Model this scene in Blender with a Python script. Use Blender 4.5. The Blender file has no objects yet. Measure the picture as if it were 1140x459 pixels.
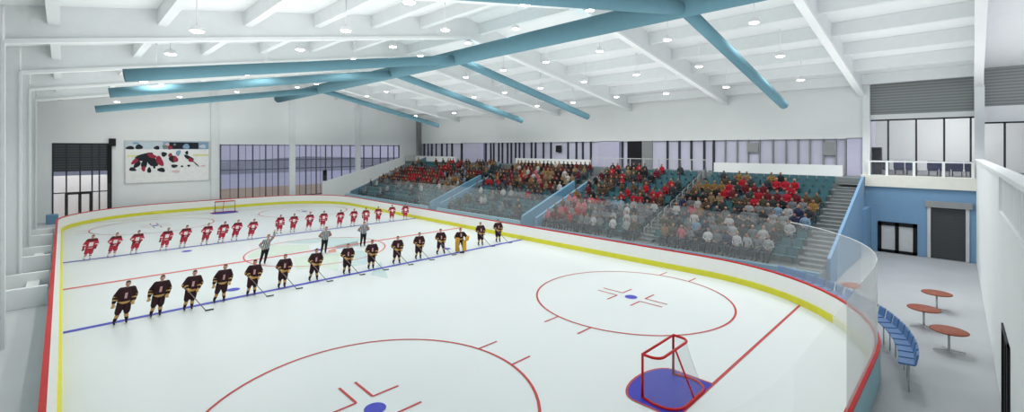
import bpy, bmesh, math, random
import numpy as np
from mathutils import Vector, Matrix, Euler
rnd = random.Random(7)
SC = bpy.context.scene
COL = SC.collection
PI = math.pi

# ------------------------------------------------------------------ materials
def lin(c):
    c = c / 255.0
    return c / 12.92 if c <= 0.04045 else ((c + 0.055) / 1.055) ** 2.4
def rgb(r, g, b): return (lin(r), lin(g), lin(b), 1.0)
MATS = {}
def mat(name, col, rough=0.6, metal=0.0, var=0.04, scale=3.0, spec=0.3, emit=None, bump=0.0):
    """principled surface with a faint procedural tone variation"""
    m = bpy.data.materials.new(name); m.use_nodes = True
    nt = m.node_tree; b = nt.nodes['Principled BSDF']
    b.inputs['Roughness'].default_value = rough
    b.inputs['Metallic'].default_value = metal
    b.inputs['Specular IOR Level'].default_value = spec
    c = rgb(*col)
    tc = nt.nodes.new('ShaderNodeTexCoord')
    nz = nt.nodes.new('ShaderNodeTexNoise'); nz.inputs['Scale'].default_value = scale
    nz.inputs['Detail'].default_value = 3.0
    nt.links.new(tc.outputs['Object'], nz.inputs['Vector'])
    rp = nt.nodes.new('ShaderNodeValToRGB')
    rp.color_ramp.elements[0].position = 0.3; rp.color_ramp.elements[1].position = 0.7
    rp.color_ramp.elements[0].color = tuple(max(0, x * (1 - var)) for x in c[:3]) + (1,)
    rp.color_ramp.elements[1].color = tuple(min(1, x * (1 + var)) for x in c[:3]) + (1,)
    nt.links.new(nz.outputs['Fac'], rp.inputs['Fac'])
    nt.links.new(rp.outputs['Color'], b.inputs['Base Color'])
    if bump:
        bp = nt.nodes.new('ShaderNodeBump'); bp.inputs['Strength'].default_value = bump
        nt.links.new(nz.outputs['Fac'], bp.inputs['Height']); nt.links.new(bp.outputs['Normal'], b.inputs['Normal'])
    if emit:
        b.inputs['Emission Color'].default_value = rgb(*emit[0]); b.inputs['Emission Strength'].default_value = emit[1]
    MATS[name] = m
    return m
def clear_mat(name, col, haze, refl=True, ior=1.45):
    """thin clear sheet: mostly see-through, a little haze, Fresnel reflection"""
    m = bpy.data.materials.new(name); m.use_nodes = True
    nt = m.node_tree; nt.nodes.clear()
    out = nt.nodes.new('ShaderNodeOutputMaterial')
    tr = nt.nodes.new('ShaderNodeBsdfTransparent')
    di = nt.nodes.new('ShaderNodeBsdfDiffuse'); di.inputs['Color'].default_value = rgb(*col)
    m1 = nt.nodes.new('ShaderNodeMixShader'); m1.inputs['Fac'].default_value = haze
    nt.links.new(tr.outputs[0], m1.inputs[1]); nt.links.new(di.outputs[0], m1.inputs[2])
    last = m1
    if refl:
        gl = nt.nodes.new('ShaderNodeBsdfGlossy'); gl.inputs['Roughness'].default_value = 0.15
        fr = nt.nodes.new('ShaderNodeFresnel'); fr.inputs['IOR'].default_value = ior
        m2 = nt.nodes.new('ShaderNodeMixShader')
        nt.links.new(fr.outputs[0], m2.inputs['Fac'])
        nt.links.new(m1.outputs[0], m2.inputs[1]); nt.links.new(gl.outputs[0], m2.inputs[2])
        last = m2
    nt.links.new(last.outputs[0], out.inputs['Surface'])
    MATS[name] = m
    return m
def sheet_mat(name, col, haze, edge):
    """clear sheet, whitened edge-on to stand for grazing reflection"""
    m = clear_mat(name, col, haze, False); nt = m.node_tree
    lw = nt.nodes.new('ShaderNodeLayerWeight'); lw.inputs['Blend'].default_value = 0.5
    pw = nt.nodes.new('ShaderNodeMath'); pw.operation = 'POWER'; pw.inputs[1].default_value = 3.0
    ma = nt.nodes.new('ShaderNodeMath'); ma.operation = 'MULTIPLY_ADD'; ma.inputs[1].default_value = edge; ma.inputs[2].default_value = haze  # extra white diffuse painted in where the glass would reflect at grazing angles
    nt.links.new(lw.outputs['Facing'], pw.inputs[0]); nt.links.new(pw.outputs[0], ma.inputs[0])
    mix = [n for n in nt.nodes if n.type == 'MIX_SHADER'][0]; nt.links.new(ma.outputs[0], mix.inputs['Fac'])
    return m
def object_colour_mat(name):
    m = mat(name, (128, 128, 128), 0.85)
    nt = m.node_tree; b = nt.nodes['Principled BSDF']
    oi = nt.nodes.new('ShaderNodeObjectInfo')
    nt.links.new(oi.outputs['Color'], b.inputs['Base Color'])
    return m
def wave_mat(name, c1, c2, scale, axis='Z', rough=0.6):
    m = bpy.data.materials.new(name); m.use_nodes = True
    nt = m.node_tree; b = nt.nodes['Principled BSDF']; b.inputs['Roughness'].default_value = rough
    b.inputs['Specular IOR Level'].default_value = 0.3
    tc = nt.nodes.new('ShaderNodeTexCoord'); w = nt.nodes.new('ShaderNodeTexWave')
    w.wave_type = 'BANDS'; w.bands_direction = axis; w.inputs['Scale'].default_value = scale
    nt.links.new(tc.outputs['Object'], w.inputs['Vector'])
    rp = nt.nodes.new('ShaderNodeValToRGB')
    rp.color_ramp.elements[0].color = rgb(*c1); rp.color_ramp.elements[1].color = rgb(*c2)
    nt.links.new(w.outputs['Fac'], rp.inputs['Fac']); nt.links.new(rp.outputs['Color'], b.inputs['Base Color'])
    MATS[name] = m
    return m

WHITE = mat('white_paint', (233, 236, 235), 0.7, var=0.015, scale=0.4)
STEEL = mat('white_steel', (224, 228, 228), 0.6, var=0.015)
DECK = mat('white_roof_deck', (232, 235, 235), 0.7, var=0.015)
ICE = mat('ice', (220, 227, 226), 0.35, var=0.012, scale=0.25, spec=0.25)
BOARD = mat('board_white', (236, 237, 234), 0.45, var=0.01)
RED = mat('red_plastic', (196, 22, 24), 0.4)
REDPALE = mat('thin_red', (200, 60, 60), 0.5)
YEL = mat('yellow_kick', (218, 214, 60), 0.5)
PALEY = mat('pale_kick', (226, 226, 196), 0.5)
LBLUE = mat('pale_cyan_panel', (150, 190, 202), 0.5)
ICEBLUE = mat('blue_ice_paint', (66, 70, 186), 0.5, var=0.02)
CREASE = mat('blue_crease_paint', (40, 44, 172), 0.5, var=0.02)
ICERED = mat('red_ice_paint', (186, 62, 62), 0.5, var=0.03)
CENRED = mat('centre_red_paint', (212, 100, 92), 0.5, var=0.03)
LOGOG = mat('logo_pale_green', (206, 220, 205), 0.5)
LOGOT = mat('logo_pale_teal', (190, 210, 210), 0.5)
LOGOD = mat('logo_grey_teal', (140, 160, 160), 0.5)
LOGOO = mat('logo_orange', (214, 150, 130), 0.5)
DUCT = mat('teal_duct', (98, 136, 148), 0.9, var=0.03, spec=0.1)
DUCTEND = mat('dark_duct_end', (40, 62, 68), 0.6)
FLOOR = mat('grey_floor', (168, 172, 175), 0.5, var=0.05, scale=0.5)
PALEFLOOR = mat('pale_floor', (205, 209, 209), 0.5, var=0.03, scale=0.5)
CONC = mat('terrace_concrete', (116, 124, 126), 0.8, var=0.06, scale=2)
STAIR = mat('stair_concrete', (112, 116, 117), 0.8, var=0.05, scale=2)
BLUEW = mat('blue_wall_paint', (114, 150, 182), 0.6, var=0.02)
TEALW = mat('teal_wall_paint', (86, 124, 138), 0.6, var=0.03)
VOMW = mat('steel_blue_wall', (100, 142, 166), 0.6, var=0.03)
CREAM = mat('cream_slab', (226, 226, 216), 0.6, var=0.02)
LAV = mat('lavender_panel', (196, 194, 216), 0.35, var=0.03)
LAVG = mat('lavender_glazing', (206, 206, 224), 0.2, var=0.04, scale=0.6)  # opaque; the look of lit suites and reflections is put into the colour
DARK = mat('dark_frame', (52, 54, 62), 0.5)
BLACK = mat('black_frame', (14, 15, 18), 0.5)
LOUV = wave_mat('grey_louvre', (122, 127, 127), (152, 156, 154), 1.6, 'Z')
ROLL = wave_mat('roller_slats', (56, 58, 60), (70, 72, 74), 2.5, 'Z')
BLIND = wave_mat('dark_blind', (56, 60, 62), (74, 78, 80), 1.2, 'Z')
GREY = mat('grey_metal', (150, 152, 152), 0.4, metal=0.3)
PGREY = mat('pale_grey_metal', (196, 198, 198), 0.4)
WOOD = mat('red_brown_wood', (132, 66, 42), 0.55, var=0.25, scale=9)
SEATB = mat('blue_seat_plastic', (86, 122, 168), 0.45)
SEATT = mat('teal_seat_plastic', (56, 96, 104), 0.5)
NAVY = mat('navy_fabric', (26, 38, 84), 0.8)
DKFLOOR = mat('dark_grey_floor', (104, 107, 110), 0.7)
GLASS = sheet_mat('rink_glass', (228, 231, 231), 0.13, 0.85)
GLASS2 = sheet_mat('rink_glass_light_haze', (226, 230, 230), 0.09, 0.2)
GLASS3 = sheet_mat('rink_glass_faint_haze', (226, 230, 230), 0.05, 0.05)
GLASSF = clear_mat('rink_glass_clear', (226, 230, 230), 0.03, False)
WGLASS = clear_mat('window_glass', (215, 216, 230), 0.025, True, 1.12)
NET = clear_mat('goal_net_mesh', (205, 210, 208), 0.16, False)
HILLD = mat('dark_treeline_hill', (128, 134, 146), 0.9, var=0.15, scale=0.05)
MULL = mat('window_mullion', (84, 86, 98), 0.5)
LAMP = mat('lamp_lens', (255, 255, 250), 0.5, emit=((255, 255, 250), 14.0))
LAMPH = mat('lamp_housing', (235, 236, 236), 0.5)
SKIN = mat('skin', (198, 150, 128), 0.6)
HAIRD = mat('dark_hair', (52, 40, 34), 0.8)
HAIRB = mat('brown_hair', (104, 74, 50), 0.8)
HAIRG = mat('blond_hair', (176, 146, 100), 0.8)
EYE = mat('eye_dark', (30, 26, 26), 0.4)
LIP = mat('lip', (150, 84, 78), 0.6)
MAROON = mat('black_maroon_cloth', (50, 26, 32), 0.85, var=0.15, scale=12)
GOLD = mat('gold_cloth', (196, 156, 92), 0.8)
GOLDPAD = mat('gold_goalie_pad', (216, 164, 40), 0.6)
CREST = mat('crest_pink_white', (196, 150, 150), 0.8)
REDCL = mat('red_cloth', (184, 56, 72), 0.85, var=0.1, scale=10)
DKRED = mat('dark_red_cloth', (96, 34, 44), 0.85)
WHCL = mat('white_cloth', (228, 224, 224), 0.85)
REFG = mat('referee_grey', (176, 180, 182), 0.85)
REFD = mat('referee_dark', (84, 88, 90), 0.85)
ORANGE = mat('orange_band', (206, 96, 60), 0.8)
BLKCL = mat('black_cloth', (26, 28, 30), 0.85)
SKATE = mat('skate_boot', (40, 38, 38), 0.5)
BLADE = mat('steel_blade', (170, 174, 176), 0.3, metal=0.8)
STICK = mat('stick_shaft', (128, 124, 120), 0.5)
STICKB = mat('stick_blade', (44, 44, 44), 0.6)
TROU = mat('dark_trousers', (58, 60, 70), 0.9)
TOP = object_colour_mat('spectator_top')
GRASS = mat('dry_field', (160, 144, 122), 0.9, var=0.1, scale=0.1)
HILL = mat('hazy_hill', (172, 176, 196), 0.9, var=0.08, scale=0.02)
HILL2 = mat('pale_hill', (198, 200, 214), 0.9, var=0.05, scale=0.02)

# ------------------------------------------------------------------ mesh builder
class MB:
    def __init__(self): self.v = []; self.f = []; self.m = []; self.sm = []
    def add(self, vs, fs, mi=0, smooth=False):
        o = len(self.v); self.v += [tuple(p) for p in vs]
        for f in fs: self.f.append(tuple(o + i for i in f)); self.m.append(mi); self.sm.append(smooth)
        return self
    def box(self, x0, x1, y0, y1, z0, z1, mi=0):
        vs = [(x, y, z) for z in (z0, z1) for y in (y0, y1) for x in (x0, x1)]
        return self.add(vs, [(0, 2, 3, 1), (4, 5, 7, 6), (0, 1, 5, 4), (2, 6, 7, 3), (0, 4, 6, 2), (1, 3, 7, 5)], mi)
    def prism(self, poly, a0, a1, axis='y', mi=0):
        """extrude a 2D polygon; axis y: poly is (x,z); x: (y,z); z: (x,y)"""
        n = len(poly)
        def P(p, a): return {'y': (p[0], a, p[1]), 'x': (a, p[0], p[1]), 'z': (p[0], p[1], a)}[axis]
        vs = [P(p, a0) for p in poly] + [P(p, a1) for p in poly]
        fs = [tuple(range(n - 1, -1, -1)), tuple(range(n, 2 * n))] + [(i, (i + 1) % n, n + (i + 1) % n, n + i) for i in range(n)]
        return self.add(vs, fs, mi)
    def tube(self, pts, r, seg=10, closed=False, caps=True, mi=0, capmi=None):
        pts = [Vector(p) for p in pts]; n = len(pts)
        rs = r if isinstance(r, (list, tuple)) else [r] * n
        vs = []; prev = None
        for i, p in enumerate(pts):
            if closed: t = pts[(i + 1) % n] - pts[i - 1]
            else: t = pts[min(i + 1, n - 1)] - pts[max(i - 1, 0)]
            t.normalize()
            if prev is None:
                a = Vector((0, 0, 1)) if abs(t.z) < 0.9 else Vector((1, 0, 0))
                u = t.cross(a).normalized()
            else: u = (prev - t * prev.dot(t)).normalized()
            prev = u; w = t.cross(u)
            for k in range(seg):
                an = 2 * PI * k / seg
                vs.append(p + (u * math.cos(an) + w * math.sin(an)) * rs[i])
        fs = []
        for i in range(n if closed else n - 1):
            j = (i + 1) % n
            for k in range(seg):
                l = (k + 1) % seg
                fs.append((i * seg + k, i * seg + l, j * seg + l, j * seg + k))
        self.add(vs, fs, mi, True)
        if caps and not closed:
            o = len(self.v) - len(vs)
            cm = mi if capmi is None else capmi
            self.f.append(tuple(o + k for k in range(seg - 1, -1, -1))); self.m.append(cm); self.sm.append(False)
            self.f.append(tuple(o + (n - 1) * seg + k for k in range(seg))); self.m.append(cm); self.sm.append(False)
        return self
    def lathe(self, prof, c=(0, 0, 0), seg=24, mi=0, smooth=True):
        vs = []; n = len(prof)
        for r, z in prof:
            for k in range(seg):
                a = 2 * PI * k / seg; vs.append((c[0] + r * math.cos(a), c[1] + r * math.sin(a), c[2] + z))
        fs = [(i * seg + k, i * seg + (k + 1) % seg, (i + 1) * seg + (k + 1) % seg, (i + 1) * seg + k) for i in range(n - 1) for k in range(seg)]
        fs += [tuple(range(seg - 1, -1, -1)), tuple((n - 1) * seg + k for k in range(seg))]
        return self.add(vs, fs, mi, smooth)
    def strip(self, path_a, path_b, closed=False, mi=0, smooth=False):
        n = len(path_a); vs = list(path_a) + list(path_b)
        fs = [(i, (i + 1) % n, n + (i + 1) % n, n + i) for i in range(n if closed else n - 1)]
        return self.add(vs, fs, mi, smooth)
    def ellipsoid(self, c, r, mi=0, seg=12, rings=8, M=None):
        vs = []; fs = []
        for i in range(rings + 1):
            th = PI * i / rings
            for k in range(seg):
                a = 2 * PI * k / seg
                p = Vector((r[0] * math.sin(th) * math.cos(a), r[1] * math.sin(th) * math.sin(a), r[2] * math.cos(th)))
                if M: p = M @ p
                vs.append(Vector(c) + p)
        for i in range(rings):
            for k in range(seg):
                l = (k + 1) % seg
                fs.append((i * seg + k, (i + 1) * seg + k, (i + 1) * seg + l, i * seg + l))
        return self.add(vs, fs, mi, True)
    def mesh(self, name, mats):
        me = bpy.data.meshes.new(name)
        me.from_pydata(self.v, [], self.f)
        for m in (mats if isinstance(mats, (list, tuple)) else [mats]): me.materials.append(m)
        me.polygons.foreach_set('material_index', self.m); me.polygons.foreach_set('use_smooth', self.sm)
        me.update(); return me
    def build(self, name, mats, parent=None, loc=None, rotz=0.0):
        return link(name, self.mesh(name, mats), parent, loc, rotz)
def link(name, me, parent=None, loc=None, rotz=0.0):
    o = bpy.data.objects.new(name, me); COL.objects.link(o)
    if parent is not None: o.parent = parent
    if loc is not None: o.location = loc
    if rotz: o.rotation_euler = (0, 0, rotz)
    return o
def bevel(o, w=0.02, seg=2):
    md = o.modifiers.new('Bevel', 'BEVEL'); md.width = w; md.segments = seg; md.limit_method = 'ANGLE'; return o
def tag(o, label, cat, group=None):
    o['label'] = label; o['category'] = cat
    if group: o['group'] = group
    return o
def struct(o): o['kind'] = 'structure'; return o
def thing(name, label, cat, loc=(0, 0, 0), rotz=0.0, group=None):
    o = bpy.data.objects.new(name, None); COL.objects.link(o)
    o.location = loc; o.rotation_euler = (0, 0, rotz); o.empty_display_size = 0.2
    return tag(o, label, cat, group)
def dup(root, loc, rotz, label, group=None, recolour=None):
    r = root.copy(); COL.objects.link(r); r.location = loc; r.rotation_euler = (0, 0, rotz); r['label'] = label
    if group: r['group'] = group
    for ch in list(root.children):
        c = ch.copy(); COL.objects.link(c); c.parent = r
        for g in list(ch.children):
            d = g.copy(); COL.objects.link(d); d.parent = c
    return r
ORD = ['zeroth', 'first', 'second', 'third', 'fourth', 'fifth', 'sixth', 'seventh', 'eighth', 'ninth', 'tenth', 'eleventh', 'twelfth', 'thirteenth',
       'fourteenth', 'fifteenth', 'sixteenth', 'seventeenth', 'eighteenth', 'nineteenth', 'twentieth', 'twenty-first', 'twenty-second', 'twenty-third']

# ------------------------------------------------------------------ dimensions (metres): x across the rink, y along it, z up
RW, RL, RR = 25.91, 60.96, 8.53
XC = RW / 2
EAVE_L, EAVE_R = -2.2, 41.6
RIDGE = 20.0
def zb(x): return 14.95 - 0.178 * abs(x - RIDGE)      # underside of the rafters
DEPTH = 1.3
def wall_y(x): return -2.41 + 0.0189 * (x - 37.57)     # face of the near side wall
FRAMES = [-2.45, 3.5, 13.0, 22.5, 32.0, 41.5, 51.0]
FAR = 61.6

# ------------------------------------------------------------------ shell
b = MB(); b.box(-2.6, 42.2, -12.0, FAR + 0.2, -0.3, -0.02); struct(b.build('floor', FLOOR))
b = MB(); b.box(-2.2, -0.32, -3.0, FAR, -0.02, 0.0); struct(b.build('floor_left', PALEFLOOR))
def deck_poly(t0, t1):
    L = EAVE_L - 0.3; R = EAVE_R + 0.6
    return [(L, zb(L) + t0), (RIDGE, zb(RIDGE) + t0), (R, zb(R) + t0), (R, zb(R) + t1), (RIDGE, zb(RIDGE) + t1), (L, zb(L) + t1)]
b = MB(); b.prism(deck_poly(DEPTH, DEPTH + 0.25), -12.0, FAR + 0.2, 'y'); struct(b.build('ceiling', DECK))

# portal frames: each rafter one beam with flanges, each column one
for y in FRAMES:
    b = MB()
    w = 0.2
    L, R = EAVE_L + 0.75, EAVE_R
    if y < 0: L = RIDGE - 12
    for xa, xb in ((L, RIDGE), (RIDGE, R)):
        poly = [(xa, zb(xa)), (xb, zb(xb)), (xb, zb(xb) + DEPTH), (xa, zb(xa) + DEPTH)]
        b.prism(poly, y - 0.09, y + 0.09, 'y')
        fl = [(xa, zb(xa) - 0.1), (xb, zb(xb) - 0.1), (xb, zb(xb) + 0.06), (xa, zb(xa) + 0.06)]
        b.prism(fl, y - w, y + w, 'y', 1)
    struct(b.build('roof_beam', [STEEL, WHITE]))
    if y > 0:
        b = MB(); xe = EAVE_L + 0.75
        b.box(EAVE_L, xe - 0.08, y - 0.09, y + 0.09, 0, zb(xe) + DEPTH)
        b.box(xe - 0.1, xe, y - w, y + w, 0, zb(xe))
        struct(b.build('column_left', STEEL))
# purlins along the length, each one beam
xs = []
k = 0
while 41.0 - 3.3 * k > 20.5: xs.append(41.0 - 3.3 * k); k += 1
k = 0
while -0.2 + 3.3 * k < 19.5: xs.append(-0.2 + 3.3 * k); k += 1
for x in xs:
    b = MB(); d = 0.72
    b.box(x - 0.17, x + 0.17, -2.5, FAR, zb(x) + DEPTH - d, zb(x) + DEPTH + 0.02)
    struct(b.build('roof_purlin_beam', STEEL))

# left wall
b = MB(); b.box(-2.5, -2.2, -12.0, FAR, 0, zb(-2.2) + DEPTH); struct(b.build('wall_left', WHITE))
# far wall with openings: entrance (x -0.7..3.54), window band (13.5..38)
b = MB()
T = FAR + 0.2
b.box(-2.2, -0.7, FAR, T, 0, 7.7)
b.box(3.54, 13.5, FAR, T, 0, 7.7)
b.box(13.5, 38.0, FAR, T, 0, 0.9)
b.box(38.0, 42.0, FAR, T, 0, 7.7)
b.prism([(-2.5, 7.7), (42.2, 7.7), (42.2, zb(42.2) + DEPTH), (RIDGE, zb(RIDGE) + DEPTH), (-2.5, zb(-2.5) + DEPTH)], FAR, T, 'y')
struct(b.build('wall_far', WHITE))
for x in (12.95, 21.8, 31.0):
    b = MB(); b.box(x - 0.36, x + 0.36, FAR - 0.22, FAR + 0.05, 0, zb(x) + 0.4); struct(b.build('column_far', STEEL))
# near side wall (slightly skewed) up to the gallery floor
def near_wall_prism(x0, x1, z0, z1, th0=0.0, th1=-0.25, mi=0, b=None):
    b = b or MB()
    pl = [(x0, wall_y(x0) + th0), (x0, wall_y(x0) + th1), (x1, wall_y(x1) + th1), (x1, wall_y(x1) + th0)]
    return b.prism(pl, z0, z1, 'z', mi)
DX0, DX1 = 17.8, 13.6      # doorway in the near wall
b = MB()
near_wall_prism(DX0 + 0.4, 41.2, 0, 5.37, b=b)
near_wall_prism(6.0, DX1, 0, 5.37, b=b)
near_wall_prism(DX1, DX0 + 0.4, 2.5, 5.37, b=b)
near_wall_prism(20.0, 41.2, 5.37, 6.45, b=b)
struct(b.build('wall_near', CREAM if False else WHITE))
t = bpy.data.objects.new('parapet_cap', None); COL.objects.link(t); t.name = 'trim_1'; struct(t)
near_wall_prism(6.0, 41.2, 6.45, 6.56, 0.06, -0.31).build('cap', WHITE, t)
# balusters of the open part of the parapet
t = thing('gallery_balustrade', 'white slatted balustrade on top of the near side wall', 'railing', (13.0, wall_y(13), 5.37))
loc0 = Vector((13.0, wall_y(13), 5.37))
for i in range(46):
    x = 6.2 + i * 0.3
    b = MB(); b.box(x - 0.1, x + 0.1, wall_y(x) - 0.16, wall_y(x) - 0.06, 5.37, 6.45)
    o = b.build('baluster', WHITE, t); o.location = -loc0
# doors in the near wall
for n, (xa, xb) in enumerate([(16.3, 18.2)]):
    d = bpy.data.objects.new('door_1', None); COL.objects.link(d); struct(d)
    b = MB()
    near_wall_prism(xa, xa + 0.12, 0, 2.5, 0.04, -0.1, b=b); near_wall_prism(xb - 0.12, xb, 0, 2.5, 0.04, -0.1, b=b)
    near_wall_prism(xa, xb, 2.4, 2.5, 0.04, -0.1, b=b); near_wall_prism((xa + xb) / 2 - .06, (xa + xb) / 2 + .06, 0, 2.5, 0.03, -0.1, b=b)
    b.build('door_frame', BLACK, d)
    near_wall_prism(xa + .1, xb - .1, 0, 2.45, -0.03, -0.05).build('door_glass', PGREY, d)
b = MB(); near_wall_prism(DX1, 16.3, 0, 2.5, -0.02, -0.1, b=b); struct(b.build('wall_recess', WHITE))
# blue end wall under the gallery
b = MB()
b.box(40.9, 41.2, -2.7, -2.05, 0, 4.55); b.box(40.9, 41.2, -0.12, 0.42, 0, 4.55); b.box(40.9, 41.2, 2.52, 3.3, 0, 4.55)
b.box(40.9, 41.2, -2.05, -0.12, 3.5, 4.55); b.box(40.9, 41.2, 0.42, 2.52, 2.12, 4.55)
b.box(41.2, 41.3, -2.7, 3.3, 0, 4.55)
struct(b.build('wall_blue_end', BLUEW))
b = MB(); b.box(38.4, 40.9, 2.88, 3.2, 0, 3.1); struct(b.build('wall_blue_return', BLUEW))
# gallery slab
b = MB(); b.box(40.75, 55.0, -12.0, 3.45, 4.55, 5.33); struct(b.build('floor_gallery', [CREAM]))
b = MB(); b.box(41.85, 52.0, -12.0, 3.4, 5.33, 5.345); struct(b.build('floor_lounge', DKFLOOR))
b = MB(); b.box(42.6, 44.6, 3.1, 3.2, 5.345, 9.6); struct(b.build('wall_lounge_side', LAV))
t = tag(bevel(MB().box(-0.25, 0.25, -0.28, 0.28, 0, 1.95).build('black_cabinet', BLACK, None, (42.6, 2.75, 5.35)), 0.02), 'tall black cabinet at the left end of the gallery lounge', 'cabinet')
b = MB(); b.box(6.0, 41.0, -12.0, -3.4, 5.2, 5.35); struct(b.build('floor_gallery_near', [FLOOR]))
# roller shutter and double door in the blue wall
t = thing('roller_shutter', 'closed dark grey roller shutter in the blue end wall', 'shutter door', (40.9, -1.0, 0))
b = MB(); b.box(0.02, 0.08, -0.93, 0.76, 0, 3.35); b.build('curtain', ROLL, t)
b = MB(); b.box(-0.16, 0.1, -1.2, 1.03, 3.35, 3.75); b.build('hood', GREY, t)
for s in (-1.05, 0.76):
    b = MB(); b.box(-0.08, 0.1, s, s + 0.17, 0, 3.4); b.build('guide_rail', PGREY, t)
d = bpy.data.objects.new('door_2', None); COL.objects.link(d); d.location = (40.9, 1.47, 0); struct(d)
b = MB()
for y in (-1.03, -0.1, 0.83): b.box(-0.06, 0.08, y, y + 0.2, 0, 2.1)
b.box(-0.06, 0.08, -1.03, 1.03, 1.86, 2.1); b.box(-0.06, 0.08, -1.03, 1.03, 0, 0.2)
b.build('door_frame', BLACK, d)
for y in (-0.85, 0.1):
    b = MB(); b.box(0.0, 0.03, y, y + 0.75, 0.2, 1.86); b.build('door_glass', PGREY, d)

# right wall: white fascia over the suites
b = MB(); b.box(EAVE_R, EAVE_R + 0.3, 3.4, FAR, 7.95, zb(EAVE_R) + DEPTH); struct(b.build('wall_right', WHITE))
b = MB(); b.box(41.3, 41.7, 3.02, 3.42, 5.2, zb(41.6) + DEPTH); struct(b.build('column_right', STEEL))
b = MB(); b.box(41.05, 41.6, FAR - 0.75, FAR - 0.05, 5.2, zb(41.6) + DEPTH); struct(b.build('column_corner', GREY))
b = MB(); b.box(41.2, 41.75, -2.72, -2.26, 5.33, zb(41.6) + 0.1); struct(b.build('column_gallery', STEEL))
# gallery glazing with louvres above
wn = 0
def gallery_window(y0, y1, muls, zl0, zl1, zg):
    global wn
    wn += 1
    d = bpy.data.objects.new('window_%d' % wn, None); COL.objects.link(d); struct(d)
    b = MB(); b.box(41.9, 42.1, y0, y1, zl0, zl1 + 0.3); b.build('louvre_band', LOUV, d)
    b = MB(); b.box(41.85, 42.15, y0, y1, zg, zl0); b.build('header', WHITE, d)
    b = MB()
    for y in muls: b.box(41.93, 42.08, y - 0.05, y + 0.05, 5.33, zg)
    b.box(41.93, 42.08, y0, y1, zg - 0.1, zg); b.build('window_frame', DARK, d)
    b = MB(); b.box(41.99, 42.01, y0, y1, 5.33, zg); b.build('window_glass', WGLASS, d)
gallery_window(-2.3, 3.1, [2.05, 0.55, -0.85, -2.1], 9.65, zb(42) + 1.0, 9.3)
gallery_window(-12.0, -2.7, [-3.6, -4.5, -5.4, -6.4, -7.5], 9.9, zb(42) + 1.0, 8.9)
# lounge behind the gallery glass
b = MB(); b.box(52.0, 52.2, -12.0, 8.0, 5.3, 9.9); b.box(42.2, 52.0, 7.8, 8.0, 5.3, 9.9); struct(b.build('wall_lounge', WHITE))
b = MB(); b.box(42.1, 52.2, -12.0, 8.0, 9.7, 9.9); struct(b.build('ceiling_lounge', WHITE))
# gallery railing
t = thing('gallery_railing', 'white post and rail balustrade on the gallery edge above the blue wall', 'railing', (41.0, 0.4, 5.33))
b = MB(); b.box(-0.05, 0.05, -2.7, 2.75, 0.93, 1.03); b.build('top_rail', WHITE, t)
for y in (2.6, 1.62, 0.2, -1.25, -2.6):
    b = MB(); b.box(-0.06, 0.06, y - 0.07, y + 0.07, 0, 0.95); b.build('post', WHITE, t)
b = MB(); b.box(-0.01, 0.01, -2.65, 2.7, 0.08, 0.9); b.build('glass_infill', WGLASS, t)
# lounge chairs in navy seen behind the railing
first = None
for i, (y, w) in enumerate([(2.5, 0.6), (1.55, 0.6), (0.9, 0.5), (-0.25, 0.55), (-0.85, 0.45), (-1.45, 0.6), (-2.1, 0.5)]):
    lab = ORD[i + 1] + ' navy lounge chair from the column behind the gallery railing'
    if first is None:
        first = thing('lounge_chair', lab, 'chair', (43.2, y, 5.345), 0, 'navy lounge chairs in the gallery')
        b = MB(); b.box(-0.3, 0.3, -0.28, 0.28, 0.32, 0.48); bevel(b.build('seat', NAVY, first), 0.04)
        b = MB(); b.box(-0.34, -0.22, -0.3, 0.3, 0.44, 1.0); bevel(b.build('backrest', NAVY, first), 0.04)
        for sx in (-0.25, 0.22):
            for sy in (-0.22, 0.22):
                b = MB(); b.tube([(sx, sy, 0), (sx, sy, 0.34)], 0.025, 8); b.build('leg', DARK, first)
    else: dup(first, (43.2, y, 5.345), 0, lab)

# suites behind the stand: sill walls, glazing, panels
t = bpy.data.objects.new('wall_suites', None); COL.objects.link(t); struct(t)
SX = 41.75
def sbox(nm, y0, y1, z0, z1, m, dx=0.0, th=0.1):
    b = MB(); b.box(SX + dx, SX + dx + th, min(y0, y1), max(y0, y1), z0, z1); return b.build(nm, m, t)
sbox('glazing', 3.3, 61.4, 5.2, 8.0, LAVG, 0.1, 0.15)
for a, c in ((49.9, 45.5), (26.5, 23.9), (4.4, 3.42)): sbox('panel', a, c, 5.2, 8.0, LAV, -0.15, 0.2)
sbox('door_opening_dark', 23.0, 21.4, 5.2, 8.0, BLACK, -0.02, 0.1)  # black slab standing in for the darkness of the open doorway
sbox('door_side', 21.3, 20.2, 5.2, 8.0, GREY, -0.02, 0.1)
mul = MB()
def mull(y, w=0.14): mul.box(SX - 0.08, SX + 0.12, y - w / 2, y + w / 2, 5.2, 8.0)
for y in (60.3, 58.2, 55.5, 52.9, 50.6): mull(y, 0.3)
for y in (59.2, 57.0, 54.2): mull(y, 0.14)
for y in (45.2, 44.2, 43.6, 42.6, 41.9, 40.9, 40.2, 39.4, 38.7, 37.9, 36.6, 35.9, 34.6, 33.4, 30.8, 29.6, 28.7, 27.6): mull(y, 0.16)
for y in (23.6, 18.6, 17.4, 16.25, 15.05, 14.2): mull(y, 0.16)
mul.build('window_frame', DARK, t)
mul = MB()
for y in (13.2, 12.2, 11.3, 10.4, 9.4, 8.45, 7.6, 6.8, 5.9, 5.1, 4.5): mull(y, 0.1)
mul.build('window_frame', GREY, t)
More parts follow.
